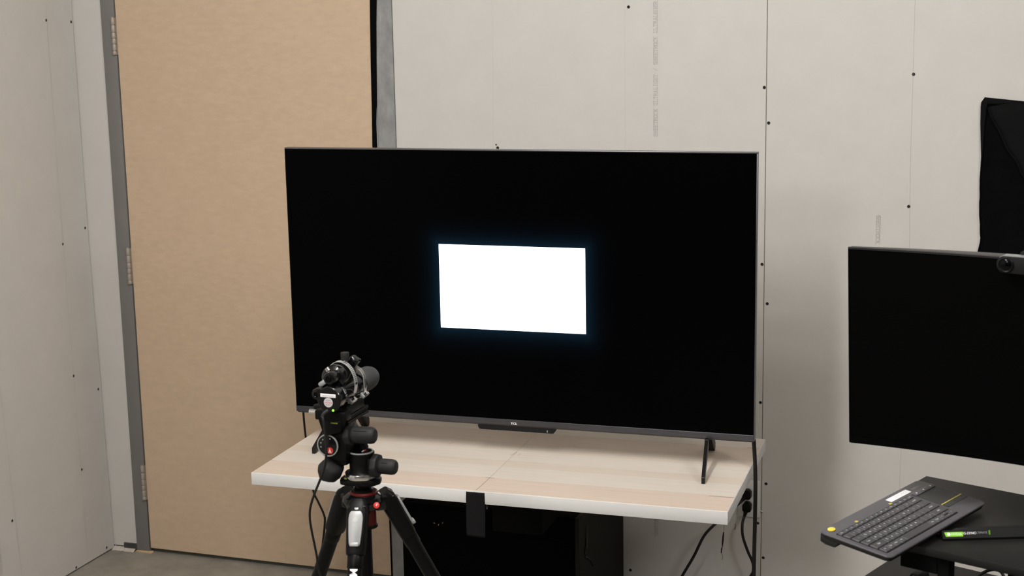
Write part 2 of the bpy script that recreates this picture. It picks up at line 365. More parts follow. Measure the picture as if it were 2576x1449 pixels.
# pencil lines over the studs
def vline(pts, wd, m, parent, y=-0.0003):
    b = MB()
    for (x0, z0), (x1, z1) in zip(pts, pts[1:]):
        b.quad([(x0 - wd / 2, y, z0), (x0 + wd / 2, y, z0), (x1 + wd / 2, y, z1), (x1 - wd / 2, y, z1)])
    return b.build('pencil_line', m, parent, 0)
vline([(0.2827, 2.0), (0.279, 1.64), (0.2740, 1.40), (0.272, .9)], 0.0011, M_['pencil_faint'], wb)
vline([(0.6868, 2.0), (0.687, 1.7), (0.6885, 1.42), (0.689, .3), (0.688, 0.02)], 0.0011, M_['pencil_faint'], wb)
vline([(1.4989, 2.0), (1.4996, 1.38), (1.5039, 1.16), (1.4978, .58), (1.4956, .4)], 0.0011, M_['pencil'], wb)
LINE = 'SHEETROCK ULTRALIGHT / SHEETROCK ULTRALEGER'
for org, xd, yd in (((0.7835, 0, 1.4638), (0, 0, 1), (-1, 0, 0)), ((1.4119, 0, 1.2495), (0, 0, -1), (1, 0, 0)), ((0.7842, 0, 0.2441), (0, 0, 1), (-1, 0, 0))):
    b = MB(); stroke_text(b, LINE, org, xd, yd, (0, -1, 0), 0.00899, 0.0104); b.build('wall_print', M_['ink'], wb, 0)

# ---- left wall
def xw(z):
    T = [(0, -1.170), (.37, -1.175), (.7, -1.179), (.9, -1.184), (1.3, -1.1865), (3.0, -1.1865)]
    for (a, b), (c, d) in zip(T, T[1:]):
        if z <= c: return b + (d - b) * (z - a) / (c - a)
    return T[-1][1]
wl = MB().box(-1.40, -1.215, -6.2, 0.0, 0, 3.0).build('wall_left', M_['backing'], smooth=0); tag(wl, kind='structure')
def left_sheet(y0, y1, ragged):
    b = MB(); bm = b.bm; zs = [0.005 + i * (2.98 / 150) for i in range(151)]
    F, K = [], []
    for i, z in enumerate(zs):
        e = 0.0
        if ragged: e = -0.004 + 0.0022 * noise.noise(Vector((z * 9, 1, 0))) + (0.0022 * noise.noise(Vector((z * 55, 7, 0))) if .25 < z < .75 else 0)
        F.append((bm.verts.new((xw(z), y0, z)), bm.verts.new((xw(z), y1 + e, z))))
        K.append((bm.verts.new((-1.214, y0, z)), bm.verts.new((-1.214, y1 + e, z))))
    for i in range(150):
        bm.faces.new((F[i][0], F[i][1], F[i + 1][1], F[i + 1][0])); bm.faces.new((F[i][1], K[i][1], K[i + 1][1], F[i + 1][1])); bm.faces.new((K[i][0], F[i][0], F[i + 1][0], K[i + 1][0]))
    bmesh.ops.recalc_face_normals(bm, faces=bm.faces[:])
    return b.build('drywall_panel', M_['drywall'], wl)
left_sheet(-1.22, 0, True); left_sheet(-2.44, -1.223, False); left_sheet(-6.1, -2.443, False)
for y, z in [(-0.1446, 1.8273), (-0.0131, 1.8202), (-0.0183, 1.1373), (-0.1464, 1.1023), (-0.1509, 0.6578), (-0.0207, 0.5795), (-0.15, 0.3323), (-0.5266, 0.2785), (-0.0483, 0.0188), (-0.2262, 0.012)]:
    put_screw(1, wl, Matrix.Translation((xw(z) + 0.0002, y, z)) @ Matrix.Rotation(math.pi / 2, 4, 'Z'))
def lline(pts):
    b = MB(); wd = 0.0016
    P = []
    for (y0, z0), (y1, z1) in zip(pts, pts[1:]):
        for k in range(8): t = k / 8; P.append((y0 + (y1 - y0) * t, z0 + (z1 - z0) * t))
    P.append(pts[-1])
    for (y0, z0), (y1, z1) in zip(P, P[1:]):
        b.quad([(xw(z0) + .0007, y0 - wd / 2, z0), (xw(z0) + .0007, y0 + wd / 2, z0), (xw(z1) + .0007, y1 + wd / 2, z1), (xw(z1) + .0007, y1 - wd / 2, z1)])
    b.build('pencil_line', M_['pencil_faint'], wl, 0)
lline([(-0.1409, 2.0), (-0.1449, 1.081), (-0.1569, 0.21), (-0.1571, 0.02)])
lline([(-0.545, 1.2), (-0.5232, 0.678), (-0.5053, 0.087), (-.504, .02)])
b = MB(); stroke_text(b, LINE, (xw(.2) + 0.0006, -0.606, 0.5096), (0, 0, -1), (0, 1, 0), (1, 0, 0), 0.00899, 0.0104); b.build('wall_print', M_['ink'], wl, 0)
# chalky scuffs
for (y0, z0, y1, z1) in ((-.52, .10, -.05, .235), (-.45, .06, -.10, .17), (-.55, .21, -.33, .27), (-.30, .42, -.24, .50)):
    b = MB(); n = 26
    for i in range(n):
        if random.random() < .45: continue
        t = i / n; y = y0 + (y1 - y0) * t; z = z0 + (z1 - z0) * t; l = (y1 - y0) / n * random.uniform(.3, .9); h = random.uniform(.0008, .0020)
        s = (z1 - z0) / (y1 - y0)
        b.quad([(xw(z) + .0008, y, z), (xw(z) + .0008, y + l, z + l * s), (xw(z) + .0008, y + l, z + l * s + h), (xw(z) + .0008, y, z + h)])
    b.build('scuff', M_['chalk'], wl, 0)
# plaster crumbs in the corner
b = MB()
b.grid(lambda u, v: (-1.170 + u * 0.088, 0.0 - v * (0.020 + 0.006 * noise.noise(Vector((u * 9, 0, 3)))), 0.0005 + (1 - v) * 0.009 + 0.0016 * noise.noise(Vector((u * 14, v * 6, 0)))), 24, 6)
b.build('plaster_dust', M_['plaster'], fl)

# ================================================================== door
door = empty('door_1', (0, 0, 0), kind='structure')
MB().box(XL + 0.003, XR, -0.004, 0.014, 0.0175, 2.05, 0.0008, 1).build('door_slab', M_['mdf'], door)
MB().prism([(XFL, -0.006), (XL - 0.0015, -0.006), (XL - 0.0015, 0.0155), (XFL, 0.0155)], 'z', 0.006, 2.10, 0.0012).build('jamb', M_['frame'], door)
MB().box(-0.1035, XFR, -0.006, 0.0155, 0.002, 2.10, 0.0012, 1).build('jamb', M_['frame_worn'], door)['label'] = 'scuffed pale grey jamb'
MB().box(XL - 0.0014, -0.104, -0.006, 0.0155, 2.052, 2.10, 0.0012, 1).build('head', M_['frame'], door)
MB().box(XFL - 0.054, XFL + 0.002, -0.0045, -0.0002, 0.003, 0.0265, 0.0006, 1).build('anchor_plate', M_['plate'], door)['label'] = 'small dark steel plate'
for x, z in ((-1.118, .015), (-1.098, .012), (-1.085, .016)):
    MB().lathe((x, -.0043, z), (0, -1, 0), [(0, .0022), (.0008, .0018), (.001, .0008)], 10).build('rivet', M_['plate'], door)
MB().prism([(-1.0755, -0.012), (-1.0150, -0.014), (-1.0110, -0.002), (-1.0155, 0.004), (-1.0755, 0.004)], 'z', 0.0, 0.0055, 0.0006).build('shim', M_['shim'], door)['label'] = 'pale wooden shim'
for zt, zb in ((1.8318, 1.7114), (1.0725, 0.9509), (0.317, 0.1931)):
    h = MB().cyl((-1.0275, -0.012, zb), (-1.0275, -0.012, zt), 0.0048, seg=14).build('hinge', M_['hinge'], door)
    H = zt - zb; cuts = [0, .11, .29, .44, .60, .80, 1.0]
    for k in range(6):
        z0 = zb + H * cuts[k] + 0.0008; z1 = zb + H * cuts[k + 1] - 0.0008
        MB().cyl((-1.0275, -0.012, z0), (-1.0275, -0.012, z1), 0.0068, seg=18, bev=0.0008).build('knuckle', M_['hinge'], h)
    MB().box(-1.0225, -1.0205, -0.0070, -0.003, zb, zt).build('leaf', M_['hinge'], h)
    MB().lathe((-1.0275, -0.012, zt), (0, 0, 1), [(0, .0055), (.001, .0052), (.0022, .003), (.0025, 0)], 14).build('pin_cap', M_['hinge'], h)
# black seal hanging down the latch edge
sl = [(2.04, -.110, -.086), (1.87, -.1122, -.0890), (1.80, -.1140, -.0925), (1.69, -.1166, -.0965), (1.55, -.1185, -.1000), (1.42, -.1210, -.1043), (1.2, -.1225, -.1060), (1.0, -.1200, -.1060), (.8, -.113, -.106), (.6, -.1105, -.1055), (.02, -.1085, -.1045)]
b = MB()
def slf(u, v):
    t = u * (len(sl) - 1); i = min(int(t), len(sl) - 2); f = t - i
    z = sl[i][0] + (sl[i + 1][0] - sl[i][0]) * f; a = sl[i][1] + (sl[i + 1][1] - sl[i][1]) * f; c = sl[i][2] + (sl[i + 1][2] - sl[i][2]) * f
    return (a + (c - a) * v, -0.0085 - 0.0035 * math.sin(v * math.pi) - 0.001 * noise.noise(Vector((z * 8, v * 2, 0))), z)
b.grid(slf, 60, 5)
o = b.build('seal_strip', M_['cloth'], door); o['label'] = 'black fabric seal strip'
sd = o.modifiers.new('s', 'SOLIDIFY'); sd.thickness = 0.0012
MB().box(-0.1040, -0.1012, -0.0095, -0.0055, 0.9, 1.62).build('strike_edge', M_['silver'], door)

# ================================================================== television table
TT = (0.0025, -1.0758, 0.7077); TR = 0.0294
tab = empty('table', TT, TR, 'white-edged table with a pale wood-print top under the television', 'table')
MB().box(0.0015, 1.1985, 0.0015, 0.5985, -0.004, 0.0, 0.0004, 1).build('tabletop', M_['wood'], tab)
e = MB().box(0, 1.2, 0, 0.6, -0.0321, -0.0006, 0.0014, 2).build('edge_band', M_['white_lam'], tab); e['label'] = 'white laminate edge'
MB().box(0.40, 0.74, 0.62 - 0.30, 0.585, -0.0420, -0.0322).build('mounting_plate', M_['black_matte'], tab)
MB().box(0.50, 0.64, 0.40, 0.56, -0.7077 + 0.4578, -0.0421, 0.004).build('pedestal', M_['black_matte'], tab)
def pmark(p, q, wd=0.0009, m='pencil'):
    p = Vector((*p, 0)); q = Vector((*q, 0)); t = (q - p).normalized(); s = Vector((-t.y, t.x, 0)) * wd / 2; up = Vector((0, 0, 0.0003))
    MB().quad([p - s + up, q - s + up, q + s + up, p + s + up]).build('pencil_mark', M_[m], tab, 0)
M_['graphite'] = mat('graphite_mark', (0.34, 0.29, 0.25), 0.6, spec=0.2)
M_['graphite_dark'] = mat('graphite_heavy', (0.15, 0.12, 0.105), 0.6, spec=0.2)
pmark((0.5950, 0.003), (0.5962, 0.1049), .0007, 'graphite_dark'); pmark((0.5962, 0.1049), (0.5944, 0.597), 0.0007, 'graphite')
pmark((0.585, 0.1053), (0.608, 0.1045), 0.0016, 'graphite_dark'); pmark((0.575, 0.107), (0.586, 0.1053), 0.0007, 'graphite')
pmark((0.590, 0.295), (0.5975, 0.325), 0.0016, 'graphite'); pmark((0.607, 0.30), (0.611, 0.316), 0.001, 'graphite')
pmark((0.002, 0.1068), (0.0175, 0.1035), 0.0016, 'graphite'); pmark((1.139, 0.0993), (1.197, 0.102), 0.0014, 'graphite_dark')
pmark((1.1655, 0.5085), (1.1975, 0.5091), 0.0016, 'graphite_dark'); pmark((0.40, .352), (0.406, .372), 0.0012, 'graphite')
for k in range(9): pmark((0.50 + k * .074, .2450 + k * .0004), (0.545 + k * .074, .2453 + k * .0004), 0.0004, 'pencil_faint')
# ---- tape strip on the front edge
b = MB()
def tp(u, v):
    x = 0.5713 + u * 0.0467 + (-0.0008 * v + 0.0018 * math.sin(v * 3.1) * (u - .5)) + 0.0004 * noise.noise(Vector((u * 20, v * 30, 0)))
    z = -0.0034 - v * (0.1105 + 0.0025 * u) - (0.0007 * noise.noise(Vector((u * 40, 5, 0))) if v in (0, 1) else 0)
    return (x, -0.0006 - 0.0012 * v * v * (1 + .6 * math.sin(u * 5)), z)
b.grid(tp, 16, 20)
tape = b.build('tape_strip', M_['tape']); tape.location = TT; tape.rotation_euler = (0, 0, TR)
tag(tape, 'black cloth tape strip hanging from the front edge of the table', 'tape')
sd = tape.modifiers.new('s', 'SOLIDIFY'); sd.thickness = 0.0004; sd.offset = 1
# ---- loose threads under the right front corner
b = MB(); b.tube([(1.1825, -0.99, 0.676), (1.1838, -0.99, 0.655), (1.183, -0.99, 0.637)], 0.0004, 6, 4)
b.grid(lambda u, v: (1.1825 - .004 * u + (v - .5) * 0.0042 * math.sin(math.pi * min(1, .15 + u)) + .0025 * (1 if u > .78 else 0) * (v - .9), -0.99 + .001 * v, 0.640 - u * 0.052), 14, 2)
b.tube([(1.1785, -.99, .589), (1.1805, -.99, .580), (1.1795, -.99, .572)], .0005, 6, 4)
t1 = b.build('tape_scrap', M_['tape']); tag(t1, 'dangling shred of black tape under the front right table corner', 'scrap')
b = MB(); b.tube([(1.1597, -0.72, 0.676), (1.1600, -0.72, 0.63), (1.1580, -0.72, 0.566)], 0.0004, 6, 4)
t2 = b.build('thread', M_['thread_white']); tag(t2, 'thin pale thread hanging under the right table side beside the wall outlet', 'thread')
MB().tube([(1.1582, -0.72, 0.566), (1.1592, -0.72, 0.559), (1.1572, -0.72, 0.550)], 0.0007, 6, 4).build('thread_end', M_['tape'], t2)
b = MB(); b.tube([(0.622, -1.05, 0.675), (0.6228, -1.05, 0.668), (0.6224, -1.05, 0.6615)], 0.0005, 6, 4)
t3 = b.build('thread', M_['thread_white']); tag(t3, 'short pale thread below the table edge right of the tape strip', 'thread')

# ---- black cabinet beneath the table
cab = empty('cabinet', (0.4184, -0.263, 0), 0, 'black box cabinet on the floor below the television table', 'cabinet')
hw, y0, y1, ht = 0.2649, -0.2335, 0.233, 0.4575
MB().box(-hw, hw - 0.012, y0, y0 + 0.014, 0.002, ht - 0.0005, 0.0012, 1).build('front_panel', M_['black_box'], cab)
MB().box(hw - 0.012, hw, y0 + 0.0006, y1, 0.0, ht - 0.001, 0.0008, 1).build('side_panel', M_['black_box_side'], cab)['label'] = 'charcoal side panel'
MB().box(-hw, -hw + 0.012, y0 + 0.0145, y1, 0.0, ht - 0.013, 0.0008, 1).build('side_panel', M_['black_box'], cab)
MB().box(-hw, hw - 0.0125, y0 + 0.0145, y1, ht - 0.0125, ht, 0.0008, 1).build('top_panel', M_['black_box'], cab)
MB().box(-hw + 0.013, hw - 0.0125, y1 - 0.012, y1, 0.0, ht - 0.013).build('back_panel', M_['black_box'], cab)
for x, z, a in ((-.165, .402, .3), (-.152, .398, -.9), (-.139, .405, -.9)):
    MB().box(-.0022, .0022, -.0006, 0, -.0008, .0008, mtx=Matrix.Translation((x, y0, z)) @ Matrix.Rotation(a, 4, 'Y')).build('chip', M_['shim'], cab)
sx = hw + 0.0004
b = MB()
b.box(sx, sx + 0.0006, 0.071 - .235 + .002, 0.071 - .235 + .006, 0.345, 0.418, mtx=None)
b.tube([(sx, -.163, .418), (sx + .0005, -.168, .38), (sx + .0005, -.178, .350), (sx + .001, -.184, .337)], .0016, 6, 5)
b.tube([(sx + .001, -.188, .345), (sx + .003, -.178, .333), (sx + .002, -.182, .328), (sx + .001, -.160, .318), (sx + .001, -.125, .296), (sx + .001, -.104, .273)], .0012, 6, 5)
b.build('torn_wire', M_['black_gloss'], cab)

# ================================================================== television
TV = (-0.0204, -0.7758, 0.7823); TVR = 0.0349
W, H = 1.228, 0.7115
tv = empty('television', (TV[0], TV[1], TV[2]), TVR, 'large flat-screen television showing a white rectangle on black', 'television')
MB().box(0.0015, W - 0.0015, 0.0015, 0.006, 0.0185, H - 0.0035).build('screen', screen_mat(0.6118, 0.3607, 0.1925, 0.1085), tv)
MB().box(0.4192, 0.8044, 0.0009, 0.0014, 0.2522, 0.4692).build('lit_window', M_['window'], tv, 0)['label'] = 'glowing white test rectangle'
b = MB()
b.box(0, W, 0.0, 0.0215, H - 0.0035, H, 0.0009, 2)
b.build('top_bezel', M_['tv_metal'], tv)
MB().box(0, 0.0022, 0.0, 0.0215, 0.004, H - 0.0037, 0.0006, 1).build('side_bezel', M_['black'], tv)
b = MB(); b.box(W - 0.0028, W, 0.0, 0.0060, 0.004, H - 0.0037, 0.0007, 2); b.box(W - 0.0025, W - .0006, 0.0075, 0.0215, 0.004, H - 0.0037, 0.0007, 2)
b.build('side_bezel', M_['tv_metal'], tv)['label'] = 'grooved grey metal side bezel'
MB().prism([(0.0, 0.0186), (-0.0008, 0.0178), (-0.0008, 0.0042), (0.0, 0.0036), (0.012, 0.0036), (0.012, 0.0186)], 'x', 0.0005, W - 0.0030).build('bottom_trim', M_['tv_trim'], tv)['label'] = 'brushed dark grey trim'
MB().prism([(-0.0006, 0.0037), (0.003, 0.0), (0.020, 0.0), (0.020, 0.0036)], 'x', 0.004, W - 0.0035).build('trim_underside', M_['tv_under'], tv)
MB().prism([(0.0065, 0.0), (W - 0.003, 0.0), (W - .003, H - 0.004), (0.003, H - 0.004), (0.003, 0.0035)], 'y', 0.0065, 0.021).build('back_shell', M_['black'], tv)
MB().prism([(0.022, 0.02), (0.060, 0.035), (0.075, 0.06), (0.075, 0.36), (0.050, 0.43), (0.022, 0.46)], 'x', 0.10, W - 0.10, 0.004).build('rear_housing', M_['black'], tv)
b = MB(); b.mesh(text_mesh('TCL', 0.0080, 'CENTER', 1.05, 0.03), Matrix.Translation((0.6117, -0.0011, 0.0083)) @ Matrix.Rotation(math.pi / 2, 4, 'X') @ Matrix.Diagonal((1.12, 1, 1, 1)))
b.mesh(text_mesh('TCL', 0.0080, 'CENTER', 1.05, 0.03), Matrix.Translation((0.6121, -0.0012, 0.0083)) @ Matrix.Rotation(math.pi / 2, 4, 'X') @ Matrix.Diagonal((1.12, 1, 1, 1)))
b.build('logo', M_['logo_white'], tv, 0)
sb = MB().prism([(0.5125, 0.0005), (0.7228, 0.0005), (0.7160, -0.0120), (0.7135, -0.0130), (0.5195, -0.0130), (0.5155, -0.0118), (0.5125, -0.006)], 'y', 0.0035, 0.020, 0.0006).build('sensor_bar', M_['speckle'], tv)
MB().lathe((0.6992, 0.0036, -0.0066), (0, -1, 0), [(0, .0015), (.0005, .0014)], 14).build('indicator', M_['paper_grey'], sb)
MB().box(0.6985, 0.6999, 0.003, 0.0034, -0.0108, -0.0085).build('indicator_stem', M_['paper_grey'], sb)
MB().lathe((-0.0005, 0.021, 0.103), (-1, 0, 0), [(0, .010), (.0018, .0092), (.0026, .006)], 16).build('side_button', M_['black'], tv)
# feet: V-shaped, front arm and rear arm
tvinv = (Matrix.Translation(TV) @ Matrix.Rotation(TVR, 4, 'Z')).inverted(); tabm = Matrix.Translation(TT) @ Matrix.Rotation(TR, 4, 'Z')
def on_tab(u, v, z=0): return tvinv @ (tabm @ Vector((u, v, z)))
RL, RR = (0.1130, 0.4730), (1.0790, 0.4730)
for (fu, fv), (ru, rv), s in (((0.0860, 0.1836), RL, 1), ((1.1095, 0.1838), RR, -1)):
    F = on_tab(fu, fv, 0.0004); B = on_tab(ru, rv, 0.0004)
    z0 = F.z; ztop = 0.003
    leg = None
    for nm, tip, ap in (('front_arm', F, 0.36), ('rear_arm', B, 0.50)):
        d = (Vector((B.x - F.x, B.y - F.y, 0))); A = Vector((F.x, F.y, 0)) + d * ap
        A0 = Vector((F.x, F.y, 0)) + d * (0.40 if nm == 'front_arm' else 0.38)
        dirv = (Vector((A0.x, A0.y, 0)) - Vector((tip.x, tip.y, 0))); Ln = dirv.length; dirv.normalize(); side = Vector((-dirv.y, dirv.x, 0))
        hw_ = 0.0042 if nm == 'front_arm' else 0.0075
        th = 0.017 if nm == 'front_arm' else 0.021
        prof = [(0, z0), (0.010, z0), (Ln + 0.012, ztop - (0.026 if nm == 'front_arm' else 0.040)), (Ln + 0.012, ztop), (Ln - 0.012, ztop), (0.002, z0 + th), (0, z0 + th - 0.002)]
        if nm == 'rear_arm':
            hw_ = 0.010; prof = [(0, z0 + .006), (.004, z0), (.014, z0), (.088, ztop), (.050, ztop), (.0, z0 + .020)]
            A0 = on_tab(ru, rv - .1); dirv = (Vector((A0.x, A0.y, 0)) - Vector((tip.x, tip.y, 0))).normalized(); side = Vector((-dirv.y, dirv.x, 0))
        mt = frame_mtx((tip.x, tip.y, 0), dirv, side)
        b = MB(); b.prism([(a, c) for a, c in prof], 'y', -hw_, hw_, 0.0008, mt)
        if leg is None: leg = b.build('stand_leg', M_['tv_leg'], tv)
        else: b.build('rear_arm', M_['tv_leg'], leg)

# ---- power lead and plugs
CXX = [(1.1993, 0.7715), (1.2040, 0.685), (1.2042, 0.5816), (1.2028, 0.4255)]
pc = MB().tube([(CXX[0][0] - .012, -0.690, 0.84), (CXX[0][0] - .004, -0.696, 0.80)] + [(x_, -0.700, z_) for x_, z_ in CXX] + [(CXX[-1][0], -0.700, 0.12), (1.225, -0.68, 0.025), (1.20, -0.62, 0.006), (1.08, -0.5, 0.006)], 0.0050, 10, 6).build('power_cable', M_['cable'])
tag(pc, 'black power cable dropping straight down from the right end of the television', 'cable')
pc2 = MB().tube([(0.05, -0.740, 0.97), (-0.01, -0.67, 0.90), (-0.12, -0.50, 0.80), (-0.169, -0.452, 0.73), (-0.1711, -0.45, 0.6836), (-0.167, -0.45, 0.609), (-0.158, -0.45, 0.52), (-0.1501, -0.45, 0.4456), (-0.136, -0.45, 0.4138), (-0.1185, -0.45, 0.3748), (-0.1175, -0.45, 0.344), (-0.1335, -0.45, 0.2431), (-0.143, -0.45, 0.18), (-0.15, -0.45, 0.06), (-0.13, -0.44, 0.004), (-.02, -.40, .004)], 0.0032, 10, 6).build('signal_cable', M_['cable'])
tag(pc2, 'black cable hanging behind the left end of the television table by the door', 'cable')
out = empty('wall_outlet', (1.0635, 0, 0.3905), 0, 'white wall outlet plate with two sockets behind the table', 'outlet')
MB().box(-0.0325, 0.0325, -0.0065, -0.0003, -0.0575, 0.0575, 0.0028, 3).build('cover_plate', M_['white_plastic'], out)
for dz in (0.0195, -0.0195):
    b = MB().lathe((0, -0.0062, dz), (0, -1, 0), [(0, .0172), (.0018, .0168), (.0022, .015)], 28, squash=lambda a: 1.0).build('receptacle', M_['white_lam'], out)
MB().lathe((0, -.0063, 0), (0, -1, 0), [(0, .0035), (.001, .003), (.0012, .001)], 12).build('plate_screw', M_['silver'], out)
MB().tube([(0.033, -.003, -.035), (0.040, -.004, -.037), (0.043, -.003, -.040)], .0016, 6, 4).build('caulk_bit', M_['white_plastic'], out)
def plug(name, p, bend, label):
    r = empty(name, p, 0, label, 'plug', 'power plugs in the wall outlet')
    b = MB(); b.prism([(-.013, -.010), (-.009, -.0145), (.009, -.0145), (.013, -.010), (.013, .006), (.006, .0135), (-.006, .0135), (-.013, .006)], 'y', -0.024, 0, 0.002)
    b.build('plug_body', M_['black'], r)
    b = MB(); q = [Vector(k) - Vector(p) for k in bend]
    for k in range(4):
        t0 = q[0].lerp(q[1], k / 4); t1 = q[0].lerp(q[1], (k + .72) / 4); b.cyl(t0, t1, 0.0072 - k * .0008, 0.0068 - k * .0008, 14)
    b.build('strain_relief', M_['black'], r)
    MB().tube(q, 0.0042, 10, 6).build('cord', M_['cable'], r)
plug('power_plug', (1.0600, -0.009, 0.4100), [(1.056, -0.030, 0.403), (1.046, -0.040, 0.391), (1.020, -0.058, 0.368), (1.000, -0.07, 0.347), (0.9725, -0.09, 0.325), (0.9471, -0.10, 0.2932), (0.9175, -0.10, 0.2282), (0.8828, -0.10, 0.1633), (0.83, -.10, 0.06), (.80, -.10, .006), (.72, -.10, .0045)], 'black plug in the upper socket with its cord sweeping down left')
plug('power_plug', (1.0610, -0.009, 0.3710), [(1.059, -0.030, 0.360), (1.055, -0.034, 0.343), (1.0525, -0.05, 0.325), (1.0565, -0.06, 0.290), (1.072, -0.06, 0.245), (1.0855, -0.06, 0.2146), (1.0885, -0.06, 0.188), (1.0743, -0.06, 0.160), (1.03, -0.06, .09), (.98, -.07, .006), (.90, -.08, .0045)], 'black plug in the lower socket with its cord hanging down')

# ================================================================== tripod and geared head
TX, TY = 0.6297, -1.7495
tri = empty('tripod', (TX, TY, 0), 0, 'black camera tripod with silver leg levers in front of the table', 'tripod')
b = MB()
b.lathe((0, 0, 0.896), (0, 0, 1), [(0, .024), (.004, .034), (.018, .040), (.026, .038), (.031, .030), (.033, .022)], 32)
SPL = 0.5; LEGS = [R(37), R(-76), R(157)]
for a in LEGS:
    mt = Matrix.Rotation(a, 4, 'Z')
    b.box(0.020, 0.062, -0.019, 0.019, 0.892, 0.923, 0.006, 3, mt)
spider = b.build('spider', M_['black_gloss'], tri)
lg = MB().lathe((0.0455, -0.036, 0.9180), (0.15, -1, 0.28), [(0, .0060), (.0012, .0058), (.0016, .0045)], 18).build('badge', M_['red'], spider)
MB().box(-.001, .001, -.0021, -.0017, -.004, .004, mtx=Matrix.Translation((0.0457, -0.0358, 0.9183)) @ Matrix.Rotation(.5, 4, 'Y')).build('badge_mark', M_['logo_white'], spider)
for a in LEGS:
    MB().lathe((math.cos(a + .0) * .045, math.sin(a) * .045, .9225), (0, 0, 1), [(0, .0055), (.0012, .005), (.0016, .003)], 14).build('hinge_bolt', M_['steel'], spider)
MB().lathe((0.003, 0, 0.9265), (0, 0, 1), [(0, .0262), (.002, .0272), (.0045, .0268), (.006, .0245), (.0055, .020)], 32).build('lock_collar', M_['red_metal'], tri)['label'] = 'dark red column collar'
MB().lathe((0.001, 0, 0.9275), (0, 0, 1), [(0, .0205), (.008, .0200), (.011, .0165)], 32).build('lock_nut', M_['black'], tri)
MB().cyl((0.0015, 0, 0.62), (0.0015, 0, 0.9468), 0.0135, seg=24).build('centre_column', M_['black'], tri)
MB().cyl((0.0100, 0, 0.866), (0.0100, 0, 0.897), 0.0160, 0.0155, 24).build('column_sleeve', M_['red_metal'], tri)
MB().lathe((0.0100, 0, 0.8585), (0, 0, 1), [(0, .0155), (.002, .0182), (.006, .0182), (.0078, .016)], 24).build('sleeve_ring', M_['black'], tri)
LG = None
for i, a in enumerate(LEGS):
    ca, sa = math.cos(a), math.sin(a); rad = Vector((ca, sa, 0)); tan = Vector((-sa, ca, 0))
    d = Vector((ca * SPL, sa * SPL, -1)).normalized(); o = Vector((ca * 0.046, sa * 0.046, 0.915)); out_ = d.cross(tan); out_ = -out_ if out_.dot(rad) < 0 else out_
    mt = frame_mtx(o, tan, d, None); mt = Matrix((tan, out_, d)).transposed().to_4x4(); mt.translation = o
    b = MB()
    # upper casting: rounded housing tapering to the clamp
    sec = [(-0.014, .013, .010), (-0.004, .019, .016), (0.015, .0205, .018), (0.05, .0195, .017), (0.088, .018, .0165), (0.092, .0170, .0155)]
    tb = bmesh.new(); prev = None
    for t, hx, hy in sec:
        ring = []
        for k in range(24):
            q = 2 * math.pi * k / 24; c, s2 = math.cos(q), math.sin(q); e_ = 0.55
            ring.append(tb.verts.new((math.copysign(abs(c) ** e_, c) * hx, math.copysign(abs(s2) ** e_, s2) * hy, t)))
        if prev:
            for k in range(24): tb.faces.new((prev[k], prev[(k + 1) % 24], ring[(k + 1) % 24], ring[k]))
        else: tb.faces.new(ring[::-1])
        prev = ring
    tb.faces.new(prev); bmesh.ops.recalc_face_normals(tb, faces=tb.faces[:])
    b._add(tb, mt)
    leg = b.build('leg', M_['black'], tri)
    Lt = 0.905 / abs(d.z)
    MB().cyl((0, 0, 0.088), (0, 0, 0.36), 0.0142, seg=24, mtx=mt).build('upper_tube', M_['black'], leg)
    MB().cyl((0, 0, 0.090), (0, 0, 0.116), 0.0156, seg=24, bev=.001, mtx=mt).build('tube_sleeve', M_['black'], leg)
    MB().lathe((0, 0.0150, 0.0035), (0, 1, -.25), [(0, .0056), (.0012, .0052), (.0016, .003)], 14, mtx=mt).build('pivot_bolt', M_['ring_grey'], leg)
    MB().box(-0.016, 0.016, -0.0165, 0.018, 0.350, 0.385, 0.005, 2, mt).build('leg_clamp', M_['black'], leg)
    MB().cyl((0, 0, 0.38), (0, 0, 0.66), 0.0122, seg=20, mtx=mt).build('middle_tube', M_['black'], leg)
    MB().box(-0.0138, 0.0138, -0.014, 0.016, 0.645, 0.68, 0.005, 2, mt).build('leg_clamp', M_['black'], leg)
    MB().cyl((0, 0, 0.675), (0, 0, Lt - .022), 0.0098, seg=20, mtx=mt).build('lower_tube', M_['black'], leg)
    MB().lathe((0, 0, Lt - .025), (0, 0, 1), [(0, .012), (.012, .0135), (.017, .012), (.0172, .006)], 18, mtx=mt).build('foot', M_['rubber'], leg)
    # silver flip lever lying on the outside of the casting
    lv = MB().prism([(-0.0095, 0.0105), (-0.0130, 0.017), (-0.0140, 0.026), (-0.0125, 0.055), (-0.0110, 0.072), (-.0090, .0775), (0.0090, .0775), (0.0110, 0.072), (0.0125, 0.055), (0.0140, 0.026), (0.0130, 0.017), (0.0095, 0.0105)], 'y', 0.0160, 0.0212, 0.0022, mt)
    lv.prism([(-.0088, .070), (.0088, .070), (.0082, .0778), (-.0082, .0778)], 'y', .0195, .0245, .0018, mt)
    lv = lv.build('lever', M_['silver'], leg)
    if i == 1:
        MB().lathe((0, 0.0210, 0.028), (0, 1, 0), [(0, .0052), (.0006, .0050), (.0007, .0038)], 20, mtx=mt).build('lever_badge', M_['ring_grey'], leg)
        bb = MB(); bb.mesh(text_mesh('MANFROTTO', 0.0195, 'LEFT', 1.12, 0.03), frame_mtx(mt @ Vector((0.0, 0.0158, 0.1175)), d, tan, out_).copy()); bb.build('leg_print', M_['logo_white'], leg, 0)

